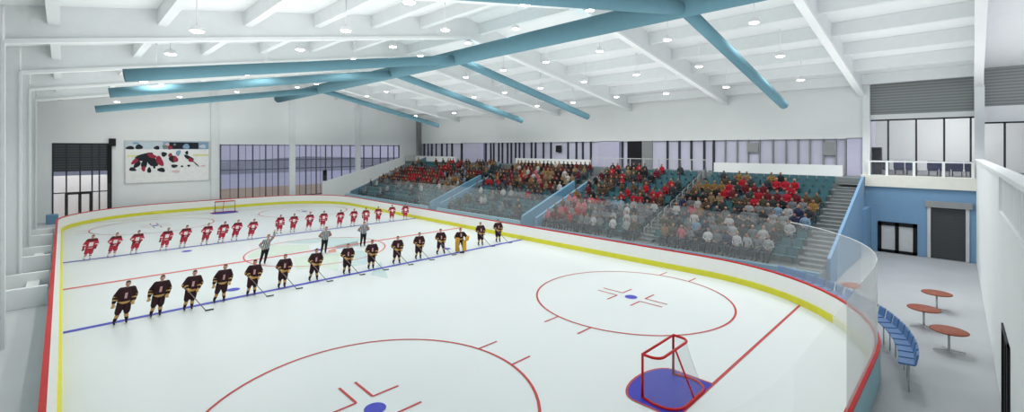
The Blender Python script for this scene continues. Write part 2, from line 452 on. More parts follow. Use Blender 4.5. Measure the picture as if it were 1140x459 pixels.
for i, (y, z0, z1, m, w, lab) in enumerate([(32.1, 6.75, 7.55, BLACK, 0.8, 'small black screen in the suite window left of the middle dark doorway'),
        (10.9, 6.9, 7.7, GREY, 0.9, 'grey square panel in the suite window near the middle of the right block'),
        (5.5, 6.7, 7.7, GREY, 0.9, 'grey square panel in the last suite window beside the gallery')]):
    b = MB(); b.box(-0.1, -0.02, -w / 2, w / 2, 0, z1 - z0); o = b.build('wall_screen', m, None, (SX - 0.08, y, z0))
    tag(o, lab, 'screen')
for a, c in ((60.3, 49.9), (37.7, 26.5), (13.5, 4.4)):
    b = MB(); b.box(40.0, 40.25, c, a, 5.2, 6.0); struct(b.build('wall_suite_front', LAV if False else WHITE))

# walkway at the top of the stand
b = MB(); b.box(38.65, 42.0, 3.2, FAR, 4.0, 5.2); struct(b.build('floor_walkway', CONC))
t = thing('walkway_railing', 'grey glass railing on the walkway above the middle seating block', 'railing', (39.0, 19.0, 5.2))
b = MB(); b.box(-0.03, 0.03, -5.4, 6.5, 1.0, 1.07); b.build('top_rail', PGREY, t)
b = MB(); b.box(-0.01, 0.01, -5.4, 6.5, 0.1, 1.0); b.build('glass_infill', WGLASS, t)
for i in range(9):
    b = MB(); b.box(-0.03, 0.03, -5.4 + i * 1.48, -5.34 + i * 1.48, 0, 1.0); b.build('post', PGREY, t)

# ------------------------------------------------------------------ seating stand
RX0, TR, RZ0, RS, NR = 27.6, 0.95, 0.9, 0.35, 11
def rowx(i): return RX0 + TR * i
def rowz(i): return RZ0 + RS * i
def terrace(y0, y1, i0=0):
    b = MB()
    for i in range(i0, NR): b.box(rowx(i) - (0.4 if i == 0 else 0.0), 38.65, y0, y1, 0.0 if i == i0 else rowz(i - 1), rowz(i))
    return struct(b.build('floor_terrace', CONC))
terrace(3.2, 22.8); terrace(24.2, 36.1); terrace(37.7, 56.7)
terrace(22.8, 24.2, 7); terrace(36.1, 37.7, 7)
for n, (a, c) in enumerate(((3.2, 22.7), (24.3, 36.0), (37.8, 56.6))):
    b = MB(); b.box(27.0, 27.2, a, c, 0, 1.2 if n else 0.95)
    struct(b.build('wall_stand_front', LBLUE if n else VOMW))
def slope_wall(y0, y1, x0, x1, up, m, low=None, nm='wall_stand_side'):
    f = lambda x: RZ0 + (x - RX0) / TR * RS
    zl = (lambda x: 0.0) if low is None else (lambda x: f(x) - low)
    b = MB(); b.prism([(x0, 0.0), (x1, zl(x1)), (x1, f(x1) + up), (x0, f(x0) + up)], y0, y1, 'y')
    return struct(b.build(nm, m))
slope_wall(3.05, 3.2, 28.7, 39.2, 0.12, BLUEW)
slope_wall(56.55, 56.75, 27.6, 39.6, 0.55, TEALW)
for y0, y1 in ((22.65, 22.85), (24.15, 24.4), (35.95, 36.15), (37.65, 37.9)):
    slope_wall(y0, y1, 27.4, 34.4, 0.75, VOMW, nm='wall_passage')
# white sloped stair wall in front of the far windows
b = MB(); b.prism([(25.6, 0), (38.6, 0), (38.6, 5.95), (25.6, 2.52)], 60.95, 61.15, 'y'); struct(b.build('wall_far_stair', WHITE))
b = MB(); b.prism([(27.6, 0), (40.9, 0), (40.9, 5.2), (39.6, 5.2)], 56.75, 60.95, 'y'); struct(b.build('floor_far_ramp', CONC))
b = MB(); b.box(38.4, 41.0, 60.4, 60.55, 5.2, 6.1); struct(b.build('wall_far_landing', PGREY))
# stairs: near end flight and middle aisle
def stair(y0, y1, m, nm):
    b = MB()
    for i in range(-1, NR + 1):
        z = rowz(i); x = rowx(i)
        if i >= 0: b.box(x - 0.02, x + TR, y0, y1, z, z + 0.03)
        b.box(x + TR / 2, x + TR + 0.02, y0, y1, z if i >= 0 else 0, z + RS / 2 + 0.02)
        if i < 0: b.box(x + 0.1, x + TR / 2 + .1, y0, y1, 0, 0.36)
    return struct(b.build(nm, m))
stair(3.25, 4.35, STAIR, 'floor_stairs_near'); stair(12.9, 13.9, STAIR, 'floor_stairs_aisle')
t = thing('aisle_handrail', 'pale grey stepped handrail down the middle aisle between the two near seating blocks', 'handrail', (RX0, 13.4, RZ0))
for i in range(NR):
    b = MB(); x = TR * i + 0.4; z = RS * i + 0.03
    b.tube([(x, 0, z), (x, 0, z + 0.9), (x + 0.6, 0, z + 0.9 + 0.22), (x + 0.6, 0, z + 0.36)], 0.03, 8); b.build('rail_loop', GREY, t)

# ------------------------------------------------------------------ outdoors beyond the far windows
b = MB(); b.box(-120, 160, FAR + 0.2, 96, -0.6, -0.4); struct(b.build('ground_field', GRASS))
b = MB(); b.box(-300, 500, 96, 420, -0.7, -0.45); struct(b.build('ground_plain', HILL))
def hills(y, x0, x1, hs, m, nm):
    n = len(hs); b = MB()
    pa = [(x0 + (x1 - x0) * i / (n - 1), y, -0.5) for i in range(n)]
    pb = [(x0 + (x1 - x0) * i / (n - 1), y + 30, h) for i, h in enumerate(hs)]
    pc = [(x0 + (x1 - x0) * i / (n - 1), y + 90, -0.5) for i in range(n)]
    b.strip(pa, pb); b.strip(pb, pc); return struct(b.build(nm, m))
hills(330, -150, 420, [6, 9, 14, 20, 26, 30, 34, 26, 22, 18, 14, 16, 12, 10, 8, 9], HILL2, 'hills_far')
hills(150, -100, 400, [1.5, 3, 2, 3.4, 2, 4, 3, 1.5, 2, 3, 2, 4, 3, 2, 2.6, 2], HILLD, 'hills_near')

# far windows
d = bpy.data.objects.new('window_8', None); COL.objects.link(d); struct(d)
b = MB()
for x in (13.6, 15.5, 17.1, 18.6, 20.1, 23.6, 25.0, 26.3, 27.2, 28.6, 29.9, 32.0, 33.4, 34.7, 36.0, 37.0, 37.9): b.box(x - 0.07, x + 0.07, FAR - 0.02, FAR + 0.1, 0.9, 7.7)
for x in (14.6, 16.3, 17.9, 19.4, 20.9, 22.8, 24.3, 25.6): b.box(x - 0.025, x + 0.025, FAR + 0.02, FAR + 0.08, 0.9, 7.7)
for z in (5.7, 4.55, 7.6): b.box(13.5, 38.0, FAR, FAR + 0.1, z - 0.05, z + 0.05)
b.box(13.5, 38.0, FAR - 0.03, FAR + 0.15, 0.82, 0.95)
b.build('window_frame', MULL, d)
b = MB(); b.box(13.5, 38.0, FAR + 0.14, FAR + 0.15, 0.9, 7.7); b.build('window_glass', WGLASS, d)
# entrance glazing with dark blind and double door
d = bpy.data.objects.new('window_9', None); COL.objects.link(d); struct(d)
b = MB(); b.box(-0.7, 3.5, FAR + 0.02, FAR + 0.08, 4.95, 7.7); b.build('blind', BLIND, d)
b = MB()
for x in (-0.66, 0.3, 1.3, 2.2, 2.75): b.box(x - 0.06, x + 0.06, FAR - 0.03, FAR + 0.1, 0, 7.7)
for z in (6.3, 4.95, 2.75): b.box(-0.7, 3.5, FAR - 0.01, FAR + 0.1, z - 0.05, z + 0.05)
b.box(-0.7, 3.5, FAR - 0.01, FAR + 0.1, 7.6, 7.75)
b.build('window_frame', DARK, d)
b = MB(); b.box(3.36, 3.72, FAR - 0.15, FAR + 0.1, 0, 7.6); b.build('edge_post', BLACK, d)
b = MB(); b.box(-0.7, 3.5, FAR + 0.12, FAR + 0.13, 0, 7.7); b.build('window_glass', WGLASS, d)
d = bpy.data.objects.new('door_3', None); COL.objects.link(d); struct(d)
b = MB()
for x in (0.3, 1.28, 2.1): b.box(x - 0.12, x + 0.12, FAR - 0.08, FAR - 0.02, 0, 2.75)
b.box(0.3, 2.2, FAR - 0.08, FAR - 0.02, 2.55, 2.8); b.build('door_frame', BLACK, d)
b = MB(); b.box(-2.0, 12.0, FAR + 6.0, FAR + 6.2, -0.4, 4.2); struct(b.build('outside_glare_panel', BOARD))  # added white panel, stands for the overexposed outside behind the entrance glass
# loudspeaker boxes
tag(MB().box(-0.28, 0.28, -0.25, 0.15, -0.4, 0.4).build('loudspeaker', BLACK, None, (3.75, FAR - 0.16, 7.85)), 'small black loudspeaker at the top corner of the entrance glazing', 'loudspeaker')
tag(MB().box(-0.25, 0.25, -0.1, 0.1, -0.7, 0.75).build('loudspeaker', BLACK, None, (25.95, 61.05, 3.42)), 'black loudspeaker on the low end of the white stair wall', 'loudspeaker')

# ------------------------------------------------------------------ wall picture
t = thing('wall_picture', 'wide picture of a hockey face-off on the white end wall', 'picture', (8.6, FAR - 0.03, 5.72))
W_, H_ = 7.55, 4.5
def uv(px, py): return (-W_ / 2 + (px - 40) / 705 * W_, H_ / 2 - (py - 70) / 335 * H_)
b = MB()
def prect(x0, y0, x1, y1, mi, lay):
    a = uv(x0, y0); c = uv(x1, y1)
    b.add([(a[0], -lay, a[1]), (c[0], -lay, a[1]), (c[0], -lay, c[1]), (a[0], -lay, c[1])], [(0, 3, 2, 1)], mi)
def pell(px, py, rx, ry, mi, lay, rot=0, n=14):
    r = math.radians(rot); vs = []
    for k in range(n):
        a = 2 * PI * k / n; wob = 1 + 0.12 * math.sin(3 * a + px)
        x = rx * math.cos(a) * wob; y = ry * math.sin(a) * wob
        q = uv(px + x * math.cos(r) - y * math.sin(r), py + x * math.sin(r) + y * math.cos(r)); vs.append((q[0], -lay, q[1]))
    b.add(vs, [tuple(range(n))], mi)
PM = [mat('print_white', (240, 240, 238), .5), mat('print_dark', (30, 34, 42), .5), mat('print_red', (158, 44, 66), .5), mat('print_yellow', (226, 222, 160), .5),
      mat('print_blue', (130, 164, 192), .5), mat('print_pale_blue', (196, 210, 216), .5), mat('print_green', (120, 140, 120), .5), mat('print_pink', (222, 190, 190), .5)]
prect(40, 70, 745, 405, 0, 0.02)
prect(40, 72, 340, 134, 5, 0.024); prect(340, 72, 745, 134, 4, 0.024); prect(390, 76, 650, 132, 1, 0.026); prect(40, 128, 745, 136, 1, 0.028) if False else None
for q in [(75, 122, 34, 14, 1), (145, 115, 30, 20, 1), (288, 122, 24, 16, 1), (120, 85, 30, 8, 4), (355, 115, 22, 18, 6), (398, 120, 22, 16, 2), (375, 95, 20, 14, 7), (470, 108, 30, 20, 1), (440, 95, 12, 10, 6), (540, 110, 30, 22, 4), (590, 105, 22, 20, 1), (690, 110, 30, 16, 5)]:
    pell(q[0], q[1], q[2], q[3], q[4], 0.03)
prect(52, 180, 240, 196, 3, 0.024); prect(600, 178, 742, 194, 3, 0.024)
for q in [(185, 195, 62, 24, 1, -16), (130, 255, 30, 18, 1, -50), (188, 250, 20, 36, 1, 20), (112, 232, 28, 14, 2, -35), (250, 228, 30, 52, 1, -38), (248, 188, 34, 14, 2, 20), (312, 232, 22, 40, 2, -30), (95, 295, 24, 13, 1, 10), (180, 292, 14, 18, 2, 0),
          (226, 306, 14, 20, 1, 0), (326, 306, 28, 15, 1, 10), (348, 176, 20, 17, 1, 0), (402, 184, 16, 15, 2, 0), (420, 216, 26, 24, 1, 20), (446, 218, 18, 24, 2, -20), (436, 276, 24, 12, 1, 0), (502, 280, 9, 7, 1, 0),
          (450, 322, 32, 8, 7, 0), (545, 164, 12, 14, 1, 0), (562, 206, 40, 13, 1, 24), (580, 228, 22, 14, 2, 24), (628, 262, 34, 4, 1, 40), (562, 276, 12, 8, 1, 0), (690, 280, 22, 5, 7, -4), (470, 166, 16, 22, 4, 30), (268, 282, 8, 10, 1, 0)]:
    pell(q[0], q[1], q[2] * 1.18, q[3] * 1.18, q[4], 0.032 + 0.0005 * len(b.f), q[5])
b.build('print', PM, t)
b = MB(); w = 0.09
b.box(-W_ / 2 - w, W_ / 2 + w, -0.05, 0.02, H_ / 2, H_ / 2 + w); b.box(-W_ / 2 - w, W_ / 2 + w, -0.05, 0.02, -H_ / 2 - w, -H_ / 2)
b.box(-W_ / 2 - w, -W_ / 2, -0.05, 0.02, -H_ / 2, H_ / 2); b.box(W_ / 2, W_ / 2 + w, -0.05, 0.02, -H_ / 2, H_ / 2); b.build('frame', PGREY, t)

# ------------------------------------------------------------------ ice with its markings
def rink(off, n=14, z=0.0):
    """closed outline of the rink at an outward offset, starting on the near end going to the right"""
    pts = []
    r = RR + off
    for cx, cy, a0 in ((RW - RR, RR, -90), (RW - RR, RL - RR, 0), (RR, RL - RR, 90), (RR, RR, 180)):
        for k in range(n + 1):
            a = math.radians(a0 + 90 * k / n); x = cx + r * math.cos(a)
            if off > 0.03: x -= 0.16 * max(0.0, min(1.0, (3.0 - x) / 3.0)) * min(1.0, max(z, 0.3 if off > 0.15 else 0.0))    # the bench side boards stand a little further out
            pts.append((x, cy + r * math.sin(a), z))
    return pts
b = MB()
IM = [ICE, ICEBLUE, ICERED, CENRED, CREASE, LOGOG, LOGOT, LOGOD, LOGOO, REDPALE]
o_ = rink(0.0); b.add(o_, [tuple(range(len(o_)))], 0)
lay = [0.004]
def flat(pts, mi, z=None):
    z = z or lay[0]; b.add([(p[0], p[1], z) for p in pts], [tuple(range(len(pts)))], mi)
def line(x0, y0, x1, y1, w, mi, z=None):
    dx, dy = x1 - x0, y1 - y0; L = math.hypot(dx, dy); nx, ny = -dy / L * w / 2, dx / L * w / 2
    flat([(x0 - nx, y0 - ny), (x1 - nx, y1 - ny), (x1 + nx, y1 + ny), (x0 + nx, y0 + ny)], mi, z)
def ring(cx, cy, r, w, mi, z=None, n=72, a0=0, a1=360):
    z = z or lay[0]
    A = [(cx + (r - w / 2) * math.cos(math.radians(a0 + (a1 - a0) * k / n)), cy + (r - w / 2) * math.sin(math.radians(a0 + (a1 - a0) * k / n)), z) for k in range(n + 1)]
    B = [(cx + (r + w / 2) * math.cos(math.radians(a0 + (a1 - a0) * k / n)), cy + (r + w / 2) * math.sin(math.radians(a0 + (a1 - a0) * k / n)), z) for k in range(n + 1)]
    b.strip(B, A, mi=mi)
def disc(cx, cy, r, mi, z=None): flat([(cx + r * math.cos(2 * PI * k / 28), cy + r * math.sin(2 * PI * k / 28)) for k in range(28)], mi, z)
LOGO = [(5, [(8.9, 32.0), (10.8, 34.8), (13.1, 32.7), (12.6, 31.0), (10.6, 30.95), (8.7, 31.06)], .004),
        (6, [(12.0, 35.0), (14.2, 34.9), (16.6, 33.3), (16.9, 31.7), (13.8, 29.8), (14.2, 33.1), (13.3, 33.2)], .005),
        (7, [(14.4, 31.0), (16.4, 31.5), (15.7, 29.8), (14.05, 29.9)], .006),
        (8, [(13.4, 29.8), (14.1, 30.25), (13.6, 28.95), (13.1, 29.1)], .007),
        (6, [(14.6, 29.0), (15.2, 27.7), (13.65, 24.4), (12.6, 24.4)], .005),
        (5, [(10.9, 29.4), (13.7, 28.5), (11.5, 24.0), (11.25, 25.7), (9.9, 26.0)], .004),
        (6, [(12.55, 22.0), (14.5, 24.4), (12.9, 20.6)], .004)]
for mi, P, z in LOGO:
    ar = sum(P[i][0] * P[(i + 1) % len(P)][1] - P[(i + 1) % len(P)][0] * P[i][1] for i in range(len(P)))
    flat(P if ar > 0 else P[::-1], mi, z)
lay[0] = 0.009
for y in (22.86, RL - 22.86): line(0.05, y, RW - 0.05, y, 0.3, 1)
line(0.05, RL / 2, RW - 0.05, RL / 2, 0.3, 3)
ring(XC, RL / 2, 4.57, 0.1, 3, 0.0105)
disc(XC, RL / 2, 0.3, 1, 0.012)
GLX = RW - (RR - math.sqrt(RR ** 2 - (RR - 3.4) ** 2))
for y in (3.4, RL - 3.4): line(RW - GLX + 0.05, y, GLX - 0.05, y, 0.1, 2)
for sy, dy in ((3.4, 1), (RL - 3.4, -1)):
    for sx in (-1, 1):
        cx, cy = XC + sx * 6.74, sy + dy * 6.08
        ring(cx, cy, 4.57, 0.09, 2, 0.0105)
        disc(cx, cy, 0.3, 1)
        for q in (-1, 1):
            for p in (-1, 1):
                # the L marks by the dot
                line(cx + p * 0.25, cy + q * 0.62, cx + p * 1.1, cy + q * 0.62, 0.08, 2)
                line(cx + p * 0.25, cy + q * 0.62, cx + p * 0.25, cy + q * 1.75, 0.08, 2, 0.0105)
                # hash marks outside the circle
                hx = math.sqrt(4.57 ** 2 - 0.85 ** 2)
                line(cx + p * hx, cy + q * 0.85, cx + p * (hx + 0.9), cy + q * 0.85, 0.08, 2)
    # crease
    A = [(XC - 1.25, sy), (XC + 1.25, sy)] + [(XC + 1.25 * math.cos(a), sy + dy * (1.25 + 0.6 * math.sin(a))) for a in [PI * k / 12 for k in range(13)]]
    if dy < 0: A = A[::-1]
    flat(A, 4, 0.012)
    P = [(XC + 1.27, sy)] + [(XC + 1.27 * math.cos(a), sy + dy * (1.25 + 0.62 * math.sin(a))) for a in [PI * k / 12 for k in range(13)]] + [(XC - 1.27, sy)]
    for i in range(len(P) - 1): line(P[i][0], P[i][1], P[i + 1][0], P[i + 1][1], 0.07, 2, 0.0135)
for x in (XC - 6.71, XC + 6.71):
    for y in (24.38, RL - 24.38): disc(x, y, 0.3, 1)
tag(b.build('ice_sheet', IM), 'white sheet of ice with red and blue hockey markings', 'ice rink')

# ------------------------------------------------------------------ boards and glass
t = thing('rink_boards', 'white dasher boards with red cap and yellow kick plate around the ice', 'rink boards', (XC, RL / 2, 0))
LO = -Vector((XC, RL / 2, 0))
def shell(nm, prof, m, rng=None, par=t, n=14):
    """sweep a closed profile [(offset, z)...] round the rink"""
    b = MB(); rings = [rink(o, n, z) for o, z in prof]
    cnt = len(rings[0]); idx = list(range(cnt)) if rng is None else rng
    k = len(prof)
    for i in range(k):
        j = (i + 1) % k
        A = [rings[i][q] for q in idx]; B = [rings[j][q] for q in idx]
        b.strip(A, B, closed=rng is None)
    o = b.build(nm, m, par); o.location = LO; return o
shell('board', [(0.0, 0.0), (0.08, 1.04), (0.18, 1.04), (0.18, 0.0)], BOARD)
shell('outer_skirt', [(0.18, 0.0), (0.18, 1.0), (0.21, 1.0), (0.21, 0.0)], LBLUE)
shell('cap_rail', [(0.08, 1.04), (0.08, 1.11), (0.22, 1.11), (0.22, 1.04)], RED)
N14 = 15
kick = [(-0.02, 0.0), (-0.02, 0.3), (0.08, 0.32), (0.08, 0.0)]
order = list(range(4 * N14))
cut = 6    # the kick plate is pale from the near end to a third of the way round the near right corner
shell('kick_plate', kick, YEL, order[cut:])
b = shell('kick_plate_pale', kick, PALEY, [order[-1]] + order[:cut + 1])
b['label'] = 'pale cream kick plate'
# glass sheets on the right side and both ends
path = rink(0.14, 14)
ZG0, ZG1 = 1.11, 3.7
def resample(P, step):
    out = [Vector(P[0])]
    for i in range(len(P) - 1):
        a, c = Vector(P[i]), Vector(P[i + 1]); L = (c - a).length; n = max(1, round(L / step)) if L > 1.5 else 1
        for k in range(1, n + 1): out.append(a.lerp(c, k / n))
    return out
run = resample(path[-9:] + path[:3 * N14], 2.4)
runs = [[]]
acc = 0
cur = [run[0]]
for p in run[1:]:
    cur.append(p)
    if sum((cur[i + 1] - cur[i]).length for i in range(len(cur) - 1)) > 1.8:
        b = MB(); b.strip([(q.x, q.y, ZG0) for q in cur], [(q.x, q.y, ZG1) for q in cur], smooth=True)
        mid = cur[len(cur) // 2]
        o = b.build('glass_panel', (GLASS if mid.y < 38 else GLASS2 if mid.y < 44 else GLASS3 if mid.y < RL - RR else GLASSF) if mid.x > 14.2 else GLASS3 if mid.x > 10.5 and mid.y < 1 else GLASSF, t); o.location = LO
        cur = [p]
b = MB()
for z0, z1 in ((ZG1, ZG1 + 0.035),):
    sub = [q for q in run if q.y < 4.2 and q.x > XC + 3]
    ins = [(q.x, q.y, z0) for q in sub]; ous = [(q.x, q.y, z1) for q in sub]; b.strip(ins, ous)
o = b.build('glass_top_trim', WHITE, t); o.location = LO

# ------------------------------------------------------------------ goals
def goal(y, d, lab):
    t = thing('hockey_goal', lab, 'goal', (XC, y, 0), 0 if d > 0 else PI, None)
    hw, h = 0.965, 1.27; r = 0.04
    b = MB(); b.tube([(-hw, 0, 0.02), (-hw, 0, h), (hw, 0, h), (hw, 0, 0.02)], r, 10); b.build('goal_mouth', RED, t)
    top = [(-hw, 0, h)] + [(-hw + 0.28 - 0.28 * math.cos(a), -0.25 - 0.28 * math.sin(a), h) for a in [PI / 2 * k / 6 for k in range(7)]] + \
          [(hw - 0.28 + 0.28 * math.sin(a), -0.25 - 0.28 * math.cos(a), h) for a in [PI / 2 * k / 6 for k in range(7)]] + [(hw, 0, h)]
    b = MB(); b.tube(top, r, 10); b.build('top_frame', RED, t)
    base = [(-hw, 0, 0.03), (-hw - 0.1, -0.4, 0.03)] + [(-hw + 0.45 - 0.55 * math.cos(a), -0.6 - 0.5 * math.sin(a), 0.03) for a in [PI / 2 * k / 6 for k in range(7)]] + \
           [(hw - 0.45 + 0.55 * math.sin(a), -0.6 - 0.5 * math.cos(a), 0.03) for a in [PI / 2 * k / 6 for k in range(7)]] + [(hw + 0.1, -0.4, 0.03), (hw, 0, 0.03)]
    b = MB(); b.tube(base, r, 10); b.build('base_frame', RED, t)
    b = MB(); b.tube([(0, -0.53, h), (0, -1.1, 0.03)], 0.028, 8); b.build('back_brace', RED, t)
    P = [(-hw, 0)] + [(p[0], p[1]) for p in top[1:-1]] + [(hw, 0)]
    Q = [(p[0], p[1]) for p in base]
    def rs(P, n):
        L = [0]
        for i in range(len(P) - 1): L.append(L[-1] + math.dist(P[i], P[i + 1]))
        out = []
        for k in range(n + 1):
            s = L[-1] * k / n; i = max(j for j in range(len(P)) if L[j] <= s + 1e-9); i = min(i, len(P) - 2)
            f = (s - L[i]) / max(1e-9, L[i + 1] - L[i]); out.append((P[i][0] + (P[i + 1][0] - P[i][0]) * f, P[i][1] + (P[i + 1][1] - P[i][1]) * f))
        return out
    A = rs(P, 24); B = rs(Q, 24)
    b = MB(); b.strip([(p[0], p[1], h) for p in A], [(p[0], p[1], 0.04) for p in B], smooth=True)
    b.build('net', NET, t)
goal(4.53, 1, 'red framed hockey goal on the blue crease nearest the viewer')
goal(RL - 4.53, -1, 'red framed hockey goal in front of the far end boards')

# ------------------------------------------------------------------ ducts
def duct_z(x): return 13.45 - 0.212 * abs(x - 19.8)
t = tag(MB().tube([(19.8, -6.0, 13.62), (19.8, 60.6, 13.62)], 0.52, 24, capmi=1).build('air_duct', [DUCT, DUCTEND]), 'thick teal round air duct running the length of the roof ridge', 'air duct')
for i, y in enumerate((6.9, 23.3, 31.9, 47.2)):
    for s in (1, -1):
        x1 = 19.8 + s * (15.4 if s > 0 else 17.9); x0 = 19.8 + s * 0.3
        z1 = 10.2 if s > 0 else 10.35
        b = MB(); n = 8
        b.tube([(x0 + (x1 - x0) * k / n, y, 13.45 + (z1 - 13.45) * k / n) for k in range(n + 1)], [0.3 - 0.02 * k / n for k in range(n + 1)], 20, capmi=1)
        # spiral-seam collars
        o = b.build('branch_duct', [DUCT, DUCTEND])
        tag(o, '%s teal branch duct from the near end, sloping down over the %s' % (ORD[i + 1], 'stand' if s > 0 else 'open side'), 'air duct', 'teal branch ducts')

# ------------------------------------------------------------------ ceiling lights
LIGHTS = [(3.7, 18.7), (3.7, 24.7), (3.9, 31.1), (4.0, 37.8), (4.0, 43.1), (10.0, 42.9), (10.0, 36.8), (9.5, 18.5), (9.5, 24.3), (9.6, 30.4), (15.4, 30.0), (15.2, 24.1),
    (20.3, 28.7), (15.0, 18.2), (20.2, 22.6), (9.3, 12.7), (15.7, 42.2), (20.5, 39.7), (20.2, 55.1), (20.6, 50.3), (25.8, 29.8), (25.7, 24.8), (30.9, 30.1), (31.1, 35.0),
    (25.9, 44.1), (26.2, 49.2), (36.1, 45.0), (35.8, 53.5), (14.9, 12.0), (20.1, 12.2), (20.0, 17.7), (25.6, 20.1), (25.4, 15.2), (30.7, 20.4), (30.9, 25.4), (36.1, 25.7),
    (35.6, 20.4), (30.6, 15.5), (35.9, 15.8), (25.5, 10.5), (30.6, 10.8), (35.7, 10.9), (25.3, 5.7), (36.2, 30.6), (30.6, 5.9), (35.6, 6.0), (3.8, 56.5), (8.8, 56.5), (14.0, 56.0), (26.0, 36.0)]
LIGHTS.sort(key=lambda p: (round((p[0] - 3) / 5.4), p[1]))
ROWN = {0: 'the row along the open side wall', 1: 'the second row in from the open side', 2: 'the row left of the ridge duct', 3: 'the row along the ridge duct', 4: 'the row right of the ridge duct', 5: 'the middle row over the stand', 6: 'the row along the white fascia'}
cnt = {}
lamp_me = None
for x, y in LIGHTS:
    k = round((x - 3) / 5.4); cnt[k] = cnt.get(k, 0) + 1
    z = zb(x) - 0.3
    if lamp_me is None:
        lamp_me = (MB().lathe([(0.05, 0.22), (0.2, 0.16), (0.27, 0.0), (0.25, -0.02)], seg=20).mesh('housing', LAMPH), MB().lathe([(0.24, -0.01), (0.2, -0.05), (0.08, -0.08)], seg=20).mesh('lens', LAMP),
                   MB().tube([(0, 0, 0.2), (0, 0, 1.62)], 0.025, 8).mesh('stem', LAMPH))
    t = thing('ceiling_light', '%s ceiling light from the near end in %s' % (ORD[cnt[k]], ROWN.get(k, 'the side row')), 'ceiling light', (x, y, z), 0, 'round ceiling lights')
    hs = link('housing', lamp_me[0], t); link('lens', lamp_me[1], hs); link('stem', lamp_me[2], t)
    ld = bpy.data.lights.new('high_bay', 'SPOT'); ld.energy = 350; ld.spot_size = math.radians(165); ld.spot_blend = 0.6
    ld.shadow_soft_size = 0.2; ld.color = (1.0, 0.995, 0.98)
    lo = bpy.data.objects.new('high_bay', ld); COL.objects.link(lo); lo.location = (x, y, z - 0.15)

# added area lights facing up, without fixtures, to brighten the white roof
for ux, uw in ((7.0, 12.0), (20.0, 10.0), (33.0, 12.0)):
    for uy in (2.0, 18.0, 34.0, 50.0):
        ld = bpy.data.lights.new('roof_fill', 'AREA'); ld.shape = 'RECTANGLE'; ld.size = uw; ld.size_y = 14.0; ld.energy = 560 if ux < 10 else 440
        lo = bpy.data.objects.new('roof_fill', ld); COL.objects.link(lo); lo.location = (ux, uy, 8.6); lo.rotation_euler = (PI, 0, 0)

for ux, uy, ue in ((36.0, -8.5, 170), (16.0, -8.0, 300)):  # further added roof lights above the near gallery, also without fixtures
    ld = bpy.data.lights.new('roof_fill', 'AREA'); ld.shape = 'RECTANGLE'; ld.size = 9.0; ld.size_y = 5.0; ld.energy = ue
    lo = bpy.data.objects.new('roof_fill', ld); COL.objects.link(lo); lo.location = (ux, uy, 8.6); lo.rotation_euler = (PI, 0, 0)
for ux in (24.0, 30.5, 37.5):  # added spots without fixtures, to brighten the lobby and near wall
    ld = bpy.data.lights.new('lobby_fill', 'SPOT'); ld.energy = 1300; ld.spot_size = math.radians(120); ld.spot_blend = 0.8; ld.shadow_soft_size = 0.8
    lo = bpy.data.objects.new('lobby_fill', ld); COL.objects.link(lo); lo.location = (ux, 1.2, zb(ux) - 0.2)

# ------------------------------------------------------------------ left side: players' bench boxes
first = None
for i, y in enumerate((27.9, 36.5, 45.5)):
    lab = '%s low white bench box beside the left boards, counted from the near end' % ORD[i + 1]
    if first is None:
        first = thing('bench_box', lab, 'bench', (-1.25, y, 0), 0, 'white bench boxes at the left boards')
        bevel(MB().box(-0.9, 0.8, 0, 0.25, 0, 0.9).build('front_panel', WHITE, first), 0.02)
        bevel(MB().box(0.0, 0.45, 0.25, 3.5, 0.0, 0.5).build('bench_seat', WHITE, first), 0.02)
        bevel(MB().box(-0.9, 0.8, 3.5, 3.7, 0, 0.9).build('end_panel', WHITE, first), 0.02)
    else: dup(first, (-1.25, y, 0), 0, lab)
tag(bevel(MB().box(-0.5, 0.35, -0.45, 0.45, 0, 0.9).build('blue_bench', BLUEW, None, (-0.6, 59.6, 0)), 0.05), 'small blue bench box outside the far left corner of the boards', 'bench')

# ------------------------------------------------------------------ tables in the lobby
def table(lab, x, y, first=[None]):
    if first[0] is None:
        t = thing('round_table', lab, 'table', (x, y, 0), 0, 'round brown tables in the lobby')
        MB().lathe([(0.5, 0.72), (0.53, 0.735), (0.53, 0.755), (0.5, 0.77)], seg=36).build('tabletop', WOOD, t)
        MB().tube([(0, 0, 0.02), (0, 0, 0.72)], 0.035, 12).build('pedestal', PGREY, t)
        for a in range(4):
            an = a * PI / 2 + 0.4
            MB().tube([(0, 0, 0.05), (0.45 * math.cos(an), 0.45 * math.sin(an), 0.02)], [0.03, 0.018], 8).build('foot', PGREY, t)
        first[0] = t
    else: dup(first[0], (x, y, 0), 0, lab)
table('round brown pedestal table in the lobby nearest the roller shutter', 27.9, -1.06)
table('round brown pedestal table midway along the lobby, beside the row of blue seats', 24.86, -0.8)
table('round brown pedestal table nearest the glass door of the near side wall', 22.5, -1.6)
table('round brown pedestal table partly hidden behind the rink corner glass', 26.6, 1.75)

